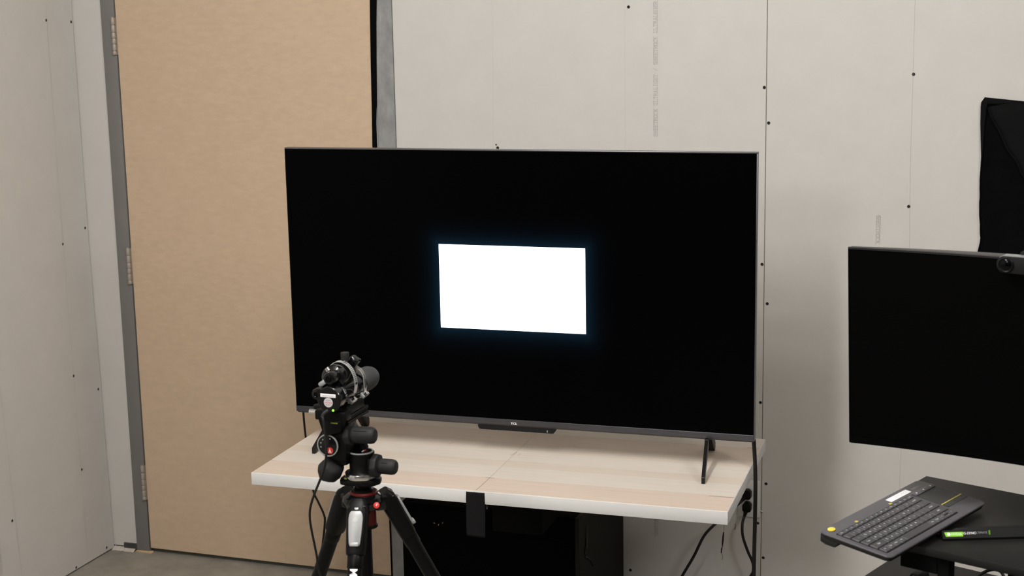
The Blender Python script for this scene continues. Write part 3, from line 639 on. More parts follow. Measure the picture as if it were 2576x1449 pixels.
hd = empty('geared_head', (TX, TY, 0), 0, 'black geared tripod head with round dials and large knobs', 'tripod head')
b = MB(); b.prism([(-0.040, -0.012), (-0.036, -0.024), (-0.020, -0.030), (0.012, -0.028), (0.032, -0.018), (0.039, 0.0), (0.034, 0.018), (0.012, 0.027), (-0.018, 0.027), (-0.034, 0.018), (-.041, .004)], 'z', 0.9470, 0.9590, 0.0035)
b.build('mount_plate', M_['black'], hd)
MB().lathe((-0.024, -0.016, 0.9589), (0, 0, 1), [(0, .0062), (.0008, .0058), (.001, .004)], 18).build('bubble_level', M_['level'], hd)
MB().cyl((-0.001, 0, 0.9595), (-0.001, 0, 0.9705), 0.0310, seg=40, bev=0.0012).build('silver_ring', M_['steel'], hd)
b = MB(); b.lathe((0.001, 0, 0.9702), (0, 0, 1), [(0, .0265), (.0015, .0255), (.004, .0238), (.027, .0240), (.038, .0250), (.0396, .0245)], 36)
b.box(0.018, 0.034, -0.0165, 0.016, 0.966, 1.002, 0.004, 2)
b.build('base', M_['black'], hd)
dl = MB().cyl((0.0000, 0, 1.0092), (0.0000, 0, 1.0112), 0.0238, seg=36).build('pan_dial', M_['black_gloss'], hd)
MB().lathe((0.0000, 0, 1.0110), (0, 0, 1), [(-.0015, .0240), (.0008, .0238), (.0010, .0215), (-.0005, .0210)], 40, caps=False).build('dial_ring', M_['ring_grey'], dl)
MB().box(0.004, 0.0065, -0.006, 0.003, 1.0112, 1.0122).build('pan_pointer', M_['paper'], dl)
MB().box(0.0062, 0.0080, -0.001, 0.0065, 1.0112, 1.0123).build('pan_pointer_tip', M_['red'], dl)
def knob(p, ax, L, r, rc, name):
    p = Vector(p); ax = Vector(ax).normalized()
    k = MB().lathe(p + ax * 0.017, ax, [(-.004, r * .8), (0, r * .96), (.003, r), (L - .010, r), (L - .004, r * .93), (L - .001, r * .75), (L, r * .4), (L, 0)], 32).build(name, M_['rubber'], hd)
    MB().lathe(p, ax, [(0, rc * .55), (.002, rc * .96), (.005, rc), (.010, rc), (.013, rc * .95), (.0145, rc * .7)], 36, squash=lambda a: 1 + .035 * math.cos(8 * a)).build('release_collar', M_['rubber'], k)
    side = ax.cross(Vector((0, 0, 1))).normalized()
    if abs(ax.z) < .5:
        for dz in (.35,):
            mm = frame_mtx(p + ax * (0.022), ax, -side * -1, None)
            MB().box(0.002, L - .017, -0.0006, 0.0006, r * .955, r * 1.01, mtx=Matrix.Translation(p + ax * .020) @ ax.to_track_quat('X', 'Z').to_matrix().to_4x4() @ Matrix.Rotation(R(48), 4, 'X')).build('knob_groove', M_['black_matte'], k)
    return k
knob((0.0255, -0.004, 0.9855), (1, 0.02, 0.0), 0.0325, 0.0150, 0.0228, 'pan_knob')
knob((-0.0215, -0.020, 1.0480), (1, 0.05, 0.02), 0.0450, 0.0162, 0.0212, 'tilt_knob')
# arm from the pan base up to the tilt housing
b = MB(); b.prism([(-0.0145, 1.000), (-0.030, 0.996), (-0.066, 1.006), (-0.070, 1.022), (-0.066, 1.048), (-0.052, 1.062), (-0.020, 1.064), (-0.0125, 1.048), (-.0120, 1.020)], 'y', -0.036, 0.028, 0.005)
b.prism([(-.022, 1.0), (.004, 1.0), (.006, 1.014), (-.004, 1.032), (-.022, 1.050)], 'y', .0125, .0265, .004)
b.box(-0.040, -0.016, -0.030, 0.024, 0.988, 1.012, 0.005, 2)
b.build('arm', M_['black'], hd)
td = MB().cyl((-0.0487, -0.043, 1.0303), (-0.0487, -0.030, 1.0303), 0.0212, seg=40, bev=.001).build('tilt_dial', M_['black_gloss'], hd)
AX = Vector((0.10, -1, 0.10)).normalized()
MB().lathe((-0.0487, -0.0425, 1.0303), (0, -1, 0), [(-.001, .0220), (.0015, .0217), (.0018, .0198), (-.001, .0194)], 44, caps=False).build('dial_ring', M_['ring_grey'], td)
for k in range(5):
    a = R(100 - 33 + k * 32)
    MB().box(-.0011, .0011, -.0004, 0, -.0013, .0013, mtx=Matrix.Translation((-0.0487 + math.cos(a) * .0145, -.0432, 1.0303 + math.sin(a) * .0145))).build('dial_mark', M_['ring_grey'], td)
MB().lathe((-0.0440, -0.0428, 1.0205), (0, -1, 0), [(0, .0066), (.0008, .0064), (.0009, 0)], 24).build('dial_badge', M_['red'], td)
b = MB(); mt = Matrix.Translation((-0.0440, -0.0440, 1.0205))
for x0, x1 in ((-.0026, -.0008), (.0026, .0008)):
    b.quad([mt @ Vector(q) for q in ((x0 - .0007, 0, -.0045), (x0 + .0007, 0, -.0045), (x1 + .0005, 0, .001), (x1 - .0005, 0, .001))])
b.quad([mt @ Vector(q) for q in ((-.0006, 0, -.004), (.0006, 0, -.004), (.0006, 0, .0042), (-.0006, 0, .0042))])
b.build('badge_mark', M_['logo_white'], td, 0)
# scalloped front knob pointing at the camera, below the dial
k3 = MB().lathe((-0.0540, 0.002, 0.9790), (-0.02, -1, -0.12), [(0, .012), (.010, .013), (.012, .0215), (.018, .0232), (.034, .0225), (.046, .0170), (.050, .011), (.051, 0)], 40, squash=lambda a: 1 + .05 * math.cos(5 * a)).build('front_knob', M_['rubber'], hd)
MB().cyl((-0.0540, 0.020, 0.9850), (-0.0540, -0.004, 0.9795), 0.013, seg=20).build('knob_shaft', M_['black'], k3)
b = MB(); b.box(-0.066, -0.030, -0.020, 0.030, 0.980, 1.010, 0.006, 2); b.build('gear_housing', M_['black'], hd)
# platform, rail, clamp
b = MB(); b.box(-0.0670, -0.0030, -0.0560, -0.028, 1.0830, 1.1020, 0.003, 2)
b.prism([(-.0640, 1.0828), (-.014, 1.0828), (-.016, 1.060), (-.050, 1.050), (-.0565, 1.060)], 'y', -.050, .020, .003)
b.build('platform', M_['black'], hd)
MB().box(-0.036, -0.022, -0.0512, -0.0498, 1.0765, 1.0790).build('platform_level', M_['level'], hd)
b = MB(); b.box(-0.050, -0.0110, -0.0278, 0.066, 1.0690, 1.0745, .001, 1); b.box(-0.048, -0.0130, -0.0278, 0.066, 1.0750, 1.0790, .001, 1); b.box(-0.050, -0.0110, -0.0278, 0.066, 1.0795, 1.0850, .001, 1)
b.build('camera_rail', M_['black'], hd)
MB().box(-0.042, -0.012, -0.0278, 0.050, 1.0852, 1.1050, .003, 2).build('cradle', M_['black'], hd)
b = MB(); b.cyl((-0.0670, -0.030, 1.0905), (-0.0900, -0.030, 1.0905), 0.0052, 0.0058, 16, .001)
b.build('rail_screw', M_['steel'], hd)
MB().lathe((-0.078, -0.016, 1.092), (0, 0, 1), [(0, .008), (.003, .010), (.008, .010), (.010, .007)], 20).build('rail_knob', M_['black'], hd)

# ---- the meters strapped on the head
m1 = empty('light_meter', (TX, TY, 0), 0, 'black cylindrical light meter with white label and green light', 'light meter')
ax = (0, 1, 0)
bx, bz = -0.0255, 1.1300
MB().lathe((bx, -0.0762, bz), ax, [(0, .0232), (.0015, .0243), (.018, .0245), (.026, .0235), (.034, .0205), (.040, .0190), (.100, .0190), (.110, .0200), (.120, .0205), (.126, .0200)], 40).build('body', M_['black_gloss'], m1)
hood = MB().lathe((bx + .002, 0.046, bz + .0015), ax, [(0, .0200), (.004, .0215), (.020, .0222), (.026, .0232), (.036, .0236), (.050, .0225), (.060, .0195), (.062, .0150), (.056, .0130), (.050, .012)], 40).build('rubber_hood', M_['hood'], m1); hood['label'] = 'grey rubber hood'
MB().cyl((bx + .002, .040, bz + .0012), (bx + .002, .0465, bz + .0012), .0206, seg=36).build('hood_ring', M_['black_gloss'], m1)
MB().box(bx - .0168, bx + .0146, -0.0772, -0.0762, bz + .0045, bz + .0112, .0004, 1).build('label', M_['paper'], m1)
b = MB()
for k in range(9): b.box(bx - .012 + k * .0026, bx - .0102 + k * .0026, -.0774, -.0773, bz + .0064, bz + .0088)
b.build('label_print', M_['paper_grey'], m1)
stk = MB().lathe((bx - .0012, -0.0760, bz - .0054), (0, -1, 0), [(0, .0092), (.0009, .0090), (.0010, 0)], 32).build('round_sticker', M_['paper_grey'], m1)
b = MB()
for z in (.0042, -.0040):
    for k in range(4): b.box(bx - .006 + k * .0026, bx - .0042 + k * .0026, -.0773, -.0772, bz - .0054 + z - .0008, bz - .0054 + z + .0008)
b.build('sticker_print', M_['label_ink'], stk)
b = MB()
for k in range(5): b.box(bx - .0085 + k * .0032, bx - .0062 + k * .0032, -.0773, -.0772, bz - .0062, bz - .0046)
b.build('sticker_print', M_['pink'], stk)
MB().lathe((bx + .0080, -0.0758, bz - .0200), (0, -1, 0), [(0, .0025), (.0012, .0022), (.0018, .0012), (.002, 0)], 16).build('indicator_light', M_['led'], m1)
m2 = empty('sensor_tube', (TX, TY, 0), 0, 'black lens-like sensor tube strapped on top of the light meter', 'sensor')
ux, uz = -0.0265, 1.1685
MB().lathe((ux, -0.072, uz), ax, [(0, .0075), (.0004, .0105), (.003, .0118), (.020, .0122), (.024, .0110), (.030, .0110)], 36).build('barrel', M_['black_gloss'], m2)
MB().lathe((-0.0345, -0.045, 1.1615), ax, [(0, .0135), (.004, .0200), (.008, .0235), (.060, .0235), (.064, .0215), (.066, .012)], 40).build('housing', M_['black_gloss'], m2)
MB().lathe((ux, -0.0725, uz), (0, -1, 0), [(0, .0062), (.0015, .0055), (-.001, .004), (-.001, 0)], 20).build('end_socket', M_['lens'], m2)
MB().cyl((ux - .010, -.050, uz + .010), (ux - .014, -.050, uz + .0155), .0042, seg=12).build('side_screw', M_['steel'], m2)
m3 = empty('connector_tube', (TX, TY, 0), 0, 'small black connector tube left of the light meter', 'connector')
sx_, sz_ = -0.0525, 1.1375
MB().lathe((sx_, -0.0735, sz_), ax, [(0, .0065), (.0008, .0098), (.004, .0108), (.022, .0108), (.026, .0090), (.060, .0090)], 28).build('barrel', M_['black_gloss'], m3)
MB().lathe((sx_, -0.0738, sz_), (0, -1, 0), [(0, .0052), (.001, .0046), (-.001, .003), (-.001, 0)], 18).build('end_socket', M_['lens'], m3)
b = MB(); b.box(-.0085, .0085, -.012, .012, -.005, .005, .003, 2, Matrix.Translation((sx_ + .0015, -.040, sz_ + .0155)) @ Matrix.Rotation(R(-35), 4, 'Y')); b.build('clip', M_['silver'], m3)
# hose clamps: stadium-shaped bands round both tubes
def hose_clamp(y, ry, zc0, zc1, rx, label, wband, hx, hz, cx0):
    r = empty('hose_clamp', (TX, TY + y, 0), 0, label, 'clamp', 'hose clamps round the meters')
    P = []
    n = 28
    for k in range(n + 1): a = math.pi * k / n; P.append((math.cos(a) * rx, zc1 + math.sin(a) * ry))
    for k in range(n + 1): a = math.pi + math.pi * k / n; P.append((math.cos(a) * rx, zc0 + math.sin(a) * ry))
    b = MB(); bm = b.bm; rings = []
    for (x, z) in P:
        cz = (zc0 + zc1) / 2
        o_ = Vector((x, z)) - Vector((0, max(min(z, zc1), zc0))); o_ = o_.normalized() * .0011
        sh = (z - cz) * -0.12
        rings.append([bm.verts.new((bx + .001 + cx0 + x, -wband / 2 + sh, z)), bm.verts.new((bx + .001 + cx0 + x, wband / 2 + sh, z)), bm.verts.new((bx + .001 + cx0 + x + o_.x, wband / 2 + sh, z + o_.y)), bm.verts.new((bx + .001 + cx0 + x + o_.x, -wband / 2 + sh, z + o_.y))])
    N = len(rings)
    for i in range(N):
        A, B = rings[i], rings[(i + 1) % N]
        for k in range(4): bm.faces.new((A[k], A[(k + 1) % 4], B[(k + 1) % 4], B[k]))
    bmesh.ops.recalc_face_normals(bm, faces=bm.faces[:])
    band = b.build('band', M_['band'], r)
    sl = MB(); cz = (zc0 + zc1) / 2
    for k in range(16):
        a = R(-5 + k * 5.2); x = math.cos(a) * (rx + .0012); z = zc1 + math.sin(a) * (ry + .0012); sh = (z - cz) * -0.12
        sl.box(-.0003, .0003, -wband * .33, wband * .33, -.0006, .0006, mtx=Matrix.Translation((bx + .001 + cx0 + x, sh, z)) @ Matrix.Rotation(-a, 4, 'Y'))
    for k in range(14):
        z = zc1 - .002 - k * (zc1 - zc0 - .002) / 14; sh = (z - cz) * -0.12
        sl.box(-.0003, .0003, -wband * .33, wband * .33, -.0006, .0006, mtx=Matrix.Translation((bx + .001 + cx0 + rx + .0012, sh, z)))
    sl.build('thread_slots', M_['plate'], band)
    h = MB(); h.box(-.006, .006, -wband * .62, wband * .62, -.0035, .0035, .0015, 2, Matrix.Translation((bx + hx, .002, hz)) @ Matrix.Rotation(R(40), 4, 'Y')); h.build('worm_housing', M_['silver'], r)
    h = MB(); h.cyl((bx + hx - .004, .002, hz - .006), (bx + hx + .010, .002, hz + .006), .0044, .0048, 8, .0008); h.build('worm_screw', M_['steel'], r)
    return r
hose_clamp(-0.004, .0400, 1.1470, 1.1472, .0290, 'wide silver hose clamp round all the strapped sensors', .0115, .010, 1.1095, -0.0080)
hose_clamp(0.030, .0230, 1.1275, 1.1480, .0235, 'narrower silver hose clamp nearer the rubber hood', .0095, .019, 1.1130, 0)
tk = empty('thumb_screw', (TX, TY, 0), 0, 'upright black thumb screw on top of the strapped sensors', 'knob')
MB().cyl((-0.0258, 0.0, 1.1885), (-0.0258, 0.0, 1.2035), 0.0078, 0.0082, 20, .0008).build('grip', M_['rubber'], tk)
MB().cyl((-0.0258, 0.0, 1.1845), (-0.0258, 0.0, 1.189), 0.0045, seg=12).build('shank', M_['steel'], tk)
jb = empty('joint_block', (TX, TY, 0), 0, 'shiny black clamp block with a silver screw behind the thumb screw', 'clamp')
MB().box(-.0095, .0095, -.009, .009, -.0085, .0085, .004, 3, Matrix.Translation((-0.0165, .020, 1.1830)) @ Matrix.Rotation(R(35), 4, 'Y')).build('block', M_['black_gloss'], jb)
MB().cyl((-0.0135, .018, 1.1760), (-0.0125, .018, 1.1650), .0040, seg=10).build('screw', M_['steel'], jb)
mc = MB().tube([(TX - 0.0325, TY - 0.0765, 1.107), (TX - 0.0358, TY - 0.083, 1.1011), (TX - 0.0333, TY - 0.086, 1.0891), (TX - 0.0305, TY - 0.086, 1.0601), (TX - 0.0303, TY - 0.086, 1.0293), (TX - 0.0367, TY - 0.086, 0.9978), (TX - 0.0518, TY - 0.080, 0.9674), (TX - 0.0682, TY - 0.070, 0.9391), (TX - 0.0821, TY - 0.060, 0.9108), (TX - 0.0900, TY - 0.050, 0.8868), (TX - 0.0930, TY - 0.040, 0.8590), (TX - 0.0935, TY - 0.030, 0.8272), (TX - 0.0941, TY - 0.020, 0.7950), (TX - 0.0956, TY - 0.010, 0.7583), (TX - .0700, TY, .66), (TX - .085, TY + .02, .40), (TX - .10, TY + .03, .10), (TX - .08, TY + .05, .004), (TX + .1, TY + .1, .004)], 0.0023, 10, 6).build('meter_cable', M_['cable'])
tag(mc, 'thin black cable running from the light meter down beside the tripod', 'cable')
MB().tube([(TX - 0.0290, TY - 0.0745, 1.109), (TX - 0.0345, TY - 0.0810, 1.104), (TX - 0.0372, TY - 0.0835, 1.097)], 0.0036, 10, 5).build('cable_boot', M_['rubber'], mc)

# ================================================================== desk, riser, monitor
RA = R(-20.5)
RO = Vector((1.5192, -1.6596, 0))
desk = empty('desk', (1.5993 + .6 * math.sin(RA), -1.2571 - .6 * math.cos(RA), 0), RA, 'black desk on the right under the raised black shelf', 'desk')
MB().box(0, 1.3, 0, 0.6, 0.702, 0.73, 0.0015, 2).build('desktop', M_['cart'], desk)
for x in (0.06, 1.24):
    for y in (0.06, 0.54): MB().box(x - .025, x + .025, y - .025, y + .025, 0, 0.7018, 0.002, 1).build('leg', M_['black_matte'], desk)
MB().box(0.06, 1.24, 0.53, 0.55, 0.62, 0.70).build('apron', M_['black_matte'], desk)
rs = empty('monitor_riser', (RO.x, RO.y, 0), RA, 'raised black shelf on the desk carrying the monitor and keyboard', 'shelf')
MB().box(0, 0.75, 0, 0.3737, 0.9005, 0.915, 0.0012, 2).build('shelf_board', M_['cart'], rs)
for x in (0.187, 0.535): MB().box(x, x + 0.021, 0.012, 0.036, 0.7302, 0.9003, 0.001, 1).build('post', M_['black_matte'], rs)
for x in (0.20, 0.52): MB().box(x, x + 0.028, 0.300, 0.330, 0.7302, 0.9003, 0.001, 1).build('post', M_['black_matte'], rs)
MB().box(0.118, 0.1868, 0.012, 0.034, 0.866, 0.9003, 0.0015, 1).build('front_bracket', M_['black_matte'], rs)
MB().box(0.060, 0.085, 0.02, 0.34, 0.884, 0.9003, 0.001, 1).build('cross_rail', M_['black_matte'], rs)

# ---- monitor (curved)
mz0, mz1 = 1.0365, 1.4065
Rc = 1.8; th0 = R(-6.5); P0 = Vector((1.5235, -1.530))
MA = R(-19.7)
def mon_pt(s, dep=0):
    """point on the curved front at arc length s from its left end, dep metres behind it"""
    th = th0 - s / Rc
    c = P0 + Vector((math.cos(th0 + math.pi / 2 + math.pi), math.sin(th0 - math.pi / 2))) * 0  # arc start
    x = Rc * (-(math.sin(th) - math.sin(th0))); y = Rc * (math.cos(th) - math.cos(th0))
    n = Vector((-math.sin(th), math.cos(th)))
    return Vector((P0.x + x, P0.y + y)) + n * dep
WM = 0.832; TLT = 0.062
mon = empty('monitor', (1.93, -1.63, 0.915), 0, 'wide curved black computer monitor on the raised shelf, screen off', 'monitor')
minv = Matrix.Translation((-1.93, 1.63, -0.915))
def curved(s0, s1, d0, d1, z0, z1, n=28, z0f=None, d1f=None):
    b = MB(); bm = b.bm; rr = []
    for i in range(n + 1):
        s = s0 + (s1 - s0) * i / n; dd1 = d1f(s) if d1f else d1
        f = mon_pt(s, d0); k = mon_pt(s, dd1)
        tl = lambda q, z: minv @ Vector((q.x - .34 * TLT * (z - mz0), q.y - .94 * TLT * (z - mz0), z))
        rr.append([bm.verts.new(tl(f, z0)), bm.verts.new(tl(f, z1)), bm.verts.new(tl(k, z1)), bm.verts.new(tl(k, z0))])
    for A, B in zip(rr, rr[1:]):
        for k in range(4): bm.faces.new((A[k], A[(k + 1) % 4], B[(k + 1) % 4], B[k]))
    bm.faces.new(rr[0]); bm.faces.new(rr[-1]); bmesh.ops.recalc_face_normals(bm, faces=bm.faces[:])
    return b
curved(0.0022, WM - 0.0022, 0.0012, 0.006, mz0 + 0.0135, mz1 - 0.0035).build('panel', M_['glass_black'], mon)
curved(0, WM, 0, 0.009, mz1 - 0.0034, mz1).build('top_bezel', M_['mon_frame'], mon)
curved(0, 0.0021, 0, 0.009, mz0 + .0005, mz1 - 0.0035, 2).build('side_bezel', M_['black_box'], mon)
curved(WM - 0.0021, WM, 0, 0.009, mz0 + .0005, mz1 - 0.0035, 2).build('side_bezel', M_['black_box'], mon)
curved(0.0022, WM - 0.0022, -0.0004, 0.009, mz0, mz0 + 0.0132).build('bottom_bezel', M_['black_box'], mon)
curved(0.004, WM - 0.004, 0.0092, 0.016, mz0 + .003, mz1 + 0.0002, d1f=lambda s: 0.013 + 0.030 * math.sin(math.pi * s / WM)).build('back_shell', M_['mon_back'], mon)
c_ = mon_pt(WM / 2, 0.06)
MB().box(c_.x - 1.93 - .03, c_.x - 1.93 + .03, c_.y + 1.63 - .012, c_.y + 1.63 + .03, 0.012, 0.33, .006, 2).build('stand_neck', M_['black'], mon)
hub = Vector((c_.x, c_.y, 0))
def footbar(tip, name, w0=.020, w1=.030):
    t = Vector((tip[0], tip[1], 0)); d = (hub - t); d.z = 0; L = d.length; d.normalize(); sd_ = Vector((-d.y, d.x, 0))
    tb = MB()
    mt = frame_mtx((t.x - 1.93, t.y + 1.63, 0), d, sd_)
    # trapezoid section with sloped front face, wedge tip
    tb2 = bmesh.new(); rr = []
    for x, k, k2 in ((0, .95, .10), (.006, 1, .12), (.016, 1, .16), (.030, 1, .95), (.10, 1.0, 1.0), (L, 1.0, 1.0)):
        y = w1 / 2
        pts = [(-y, 0.0005), (-y * .97, .003 + .001 * k), (-y * .45, .003 + .0135 * k), (y * .45, .003 + .0135 * k2), (y, .003 + .001 * k2), (y, .0005)]
        rr.append([tb2.verts.new((x + (.010 if False else 0), p[0], p[1])) for p in pts])
    for A, B in zip(rr, rr[1:]):
        for i in range(6): tb2.faces.new((A[i], A[(i + 1) % 6], B[(i + 1) % 6], B[i]))
    tb2.faces.new(rr[0]); tb2.faces.new(rr[-1]); bmesh.ops.recalc_face_normals(tb2, faces=tb2.faces[:])
    tb._add(tb2, mt)
    return tb.build(name, M_['black'], mon, 20), mt, L
fb, fm, fL = footbar((1.699, -1.6650), 'foot')
footbar((2.10, -1.80), 'foot'); footbar((2.02, -1.45), 'foot')
# sticker on the sloped near face of the left foot
y = .030 / 2
p_lo = Vector((0, -y * .97, .004)); p_hi = Vector((0, -y * .45, .0165)); sl_d = (p_hi - p_lo).normalized(); nrm = Vector((0, -sl_d.z, sl_d.y))
def slope(x, t, lift=0.0005): return fm @ (Vector((x, 0, 0)) + p_lo + sl_d * t + nrm * lift)
SM = frame_mtx(slope(0, 0, 0), (fm.to_3x3() @ Vector((1, 0, 0))), (fm.to_3x3() @ sl_d))
stkr = MB().prism([(.0035, .0113), (.0365, .0113), (.0360, .0035), (.0065, .0035), (.0055, .004)], 'z', 0.0002, 0.0006, 0, SM).build('sticker', M_['green'], fb, 0)
b = MB(); b.mesh(text_mesh('NVIDIA', 0.0058), SM @ Matrix.Translation((.0245, .0076, .0008))); b.build('sticker_print', M_['paper'], fb, 0)
b = MB(); b.lathe((.0110, .0076, .0006), (0, 0, 1), [(0, .0030), (.0003, .0029), (.00031, .0018)], 20, SM); b.lathe((.0110, .0076, .0006), (0, 0, 1), [(0, .0012), (.0003, .0011)], 12, SM); b.build('eye_logo', M_['paper'], fb, 0)
b = MB(); b.mesh(text_mesh('G-SYNC', 0.0062), SM @ Matrix.Translation((.0478, .0084, .0006))); b.mesh(text_mesh('G-SYNC', 0.0062), SM @ Matrix.Translation((.0480, .0084, .0007))); b.build('sticker_print', M_['paper'], fb, 0)
b = MB(); b.mesh(text_mesh('ULTIMATE', 0.0050), SM @ Matrix.Translation((.0675, .0088, .0006))); b.build('sticker_print', M_['legend_dim'], fb, 0)
MB().prism([(.0815, .0122), (.0835, .0133), (.0845, .0122), (.0840, .0052), (.0815, .0048)], 'z', 0.0002, 0.0006, 0, SM).build('sticker_end', M_['green_dark'], fb, 0)

# ---- webcam perched on the monitor
wp = mon_pt(0.281, -0.0345); wth = th0 - 0.30 / Rc
wc = empty('webcam', (wp.x, wp.y, 1.3850), wth, 'grey webcam with a round lens clipped on the monitor top', 'webcam')
def stadium(r, x0, x1, z, n=14):
    return [(x0 + math.cos(R(90) + math.pi * k / n) * r, z + math.sin(R(90) + math.pi * k / n) * r) for k in range(n + 1)] + [(x1 + math.cos(R(-90) + math.pi * k / n) * r, z + math.sin(R(-90) + math.pi * k / n) * r) for k in range(n + 1)]
MB().prism(stadium(0.0150, 0.0, 0.066, 0.0130), 'y', -0.012, 0.009, 0.002).build('body', M_['webcam'], wc)
MB().prism([(-0.010, 0.0252), (-.004, .0286), (0.072, 0.0286), (0.078, 0.0252), (.078, .0245), (.072, .0274), (-.004, .0274), (-.010, .0245)], 'y', -0.0118, 0.0085).build('trim_strip', M_['chrome'], wc)['label'] = 'bright metal strip'
MB().lathe((0.002, -0.0118, 0.0130), (0, -1, 0), [(0, .0130), (.002, .0128), (.003, .0118), (.002, .0105)], 32).build('lens_ring', M_['black'], wc)
MB().lathe((0.002, -0.0130, 0.0130), (0, -1, 0), [(0, .0104), (.0014, .0085), (.0024, .005), (.0028, 0)], 32).build('lens', M_['lens'], wc)
MB().box(0.018, 0.060, 0.0085, 0.086, 0.0275, 0.0335, 0.0025, 2).build('clip', M_['webcam'], wc)
MB().box(0.020, 0.058, 0.086, 0.092, -0.012, 0.0335, 0.002, 2).build('clip_arm', M_['webcam'], wc)

# ---- small hub and looped cable on the desk
hb = empty('desk_gadget', (1.648, -1.392, 0.7302), RA, 'small black upright gadget on the desk below the raised shelf', 'gadget')
MB().prism([(-0.014, 0), (-0.0105, 0.0130), (-0.008, 0.0165), (0.008, 0.0165), (0.0105, 0.0130), (0.014, 0)], 'y', -0.02, 0.02, 0.002).build('body', M_['black'], hb)
MB().box(-.005, .005, -.0205, -.0195, .009, .0125, .0004, 1).build('front_window', mat('dark_blue_window', (.006, .006, .03), .2), hb)
lc = MB().tube([(1.735, -1.43, 0.7335), (1.7566, -1.372, 0.7405), (1.775, -1.344, 0.744), (1.792, -1.336, 0.744), (1.803, -1.352, 0.740), (1.806, -1.40, 0.7335), (1.80, -1.46, .7335)], 0.0032, 10, 6).build('loop_cable', M_['cable'])
tag(lc, 'looped black cable on the desk under the raised shelf', 'cable')
lc2 = MB().tube([(1.8185, -1.372, 0.7335), (1.828, -1.350, 0.747), (1.838, -1.345, 0.768), (1.845, -1.350, .80), (1.85, -1.36, .899)], 0.0034, 10, 6).build('rising_cable', M_['cable'])
tag(lc2, 'black cable rising from the desk to the raised shelf at the right edge', 'cable')

# ---- keyboard
kx, ky, kz, ka, kt, kr = 1.629, -1.824, 0.930, 1.158, 0.105, 0.013
U = Vector((math.cos(ka) * math.cos(kr), math.sin(ka) * math.cos(kr), math.sin(kr))); V = Vector((-math.sin(ka), math.cos(ka), 0)) * math.cos(kt) + Vector((0, 0, math.sin(kt)))
V = (V - U * U.dot(V)).normalized(); Nn = U.cross(V)
kb = empty('keyboard', (kx, ky, kz), 0, 'slim charcoal keyboard with touchpad and yellow marks on the raised shelf', 'keyboard')
kb.matrix_world = frame_mtx((kx, ky, kz), U, V)
L_, D_ = 0.354, 0.1397
def rrect(x0, x1, y0, y1, r, n=6):
    P = []
    for cx_, cy_, a0 in ((x1 - r, y1 - r, 0), (x0 + r, y1 - r, 90), (x0 + r, y0 + r, 180), (x1 - r, y0 + r, 270)):
        for k in range(n + 1): a = R(a0 + 90 * k / n); P.append((cx_ + math.cos(a) * r, cy_ + math.sin(a) * r))
    return P
def loft(levels):
    b = MB(); bm = b.bm; rr = [[bm.verts.new((x, y, z)) for x, y in P] for P, z in levels]
    n = len(rr[0])
    for A, B in zip(rr, rr[1:]):
        for i in range(n): bm.faces.new((A[i], A[(i + 1) % n], B[(i + 1) % n], B[i]))
    bm.faces.new(rr[0][::-1]); bm.faces.new(rr[-1]); bmesh.ops.recalc_face_normals(bm, faces=bm.faces[:]); return b
loft([(rrect(0.0005, L_ - .0005, .0005, D_ - .0005, .012), -0.004), (rrect(0, L_, 0, D_, .0125), -0.0022), (rrect(0.0008, L_ - .0008, .0008, D_ - .0008, .012), -0.0008), (rrect(.003, L_ - .003, .003, D_ - .003, .010), 0.0)]).build('case', M_['kb'], kb)
b = loft([(rrect(.004, L_ - .004, .004, D_ - .004, .010), -0.0115), (rrect(0.0015, L_ - .0015, .0015, D_ - .0015, .011), -0.0045), (rrect(0.0015, L_ - .0015, .0015, D_ - .0015, .011), -0.0039)])
b.prism([(D_ - .002, -0.004), (D_ - .003, -0.0195), (D_ - .014, -0.0225), (D_ - .032, -0.0225), (D_ - .040, -0.011)], 'x', 0.004, L_ - .004, .002)
b.build('underside', M_['kb_under'], kb)
PU = 0.0169; X0 = 0.0113
MB().prism(rrect(X0 - .0012, X0 + 15 * PU + .0012, 0.0122, 0.1000 + .0004, .002, 3), 'z', 0.00004, 0.00025).build('key_well', M_['well'], kb)
MB().prism(rrect(X0 - .0008, X0 + 15 * PU + .0012, 0.1005, 0.1118, .002, 3), 'z', 0.00004, 0.00025).build('key_well', M_['well'], kb)
def keytop(w_, d_): return loft([(rrect(-w_ / 2, w_ / 2, -d_ / 2, d_ / 2, .0012, 2), 0.0), (rrect(-w_ / 2 + .0004, w_ / 2 - .0004, -d_ / 2 + .0004, d_ / 2 - .0004, .0012, 2), 0.0016), (rrect(-w_ / 2 + .001, w_ / 2 - .001, -d_ / 2 + .001, d_ / 2 - .001, .0011, 2), 0.0022)])
proto = {}
def key(x0, x1, y0, y1, txt, sz=.0042, m='legend'):
    w_ = x1 - x0 - .0017; d_ = y1 - y0 - .0017; k = (round(w_, 5), round(d_, 5))
    mt = Matrix.Translation(((x0 + x1) / 2, (y0 + y1) / 2, 0.0))
    if k not in proto: o = keytop(w_, d_).build('key', M_['key'], kb, 25); proto[k] = o; o.matrix_local = mt
    else: o = share('key', proto[k], kb, mt)
    if txt:
        MB().mesh(text_mesh(txt, sz), Matrix.Translation((0, 0, .0024))).build('key_legend', M_[m], o, 0)
rows = [(0.0833, 0.1000), (0.0658, 0.0833), (0.0483, 0.0658), (0.0308, 0.0483), (0.0133, 0.0308)]
fr = ['Esc', 'F1', 'F2', 'F3', 'F4', 'F5', 'F6', 'F7', 'F8', 'F9', 'F10', 'F11', 'F12', 'Prt', 'Del']
for i, t in enumerate(fr): key(X0 + i * PU, X0 + (i + 1) * PU, 0.1000, 0.1108, t, .0042)
for i, t in enumerate(['`'] + list('1234567890-=')): key(X0 + i * PU, X0 + (i + 1) * PU, *rows[0], t, .0058)
key(X0 + 13 * PU, X0 + 15 * PU, *rows[0], 'insert', .0055)
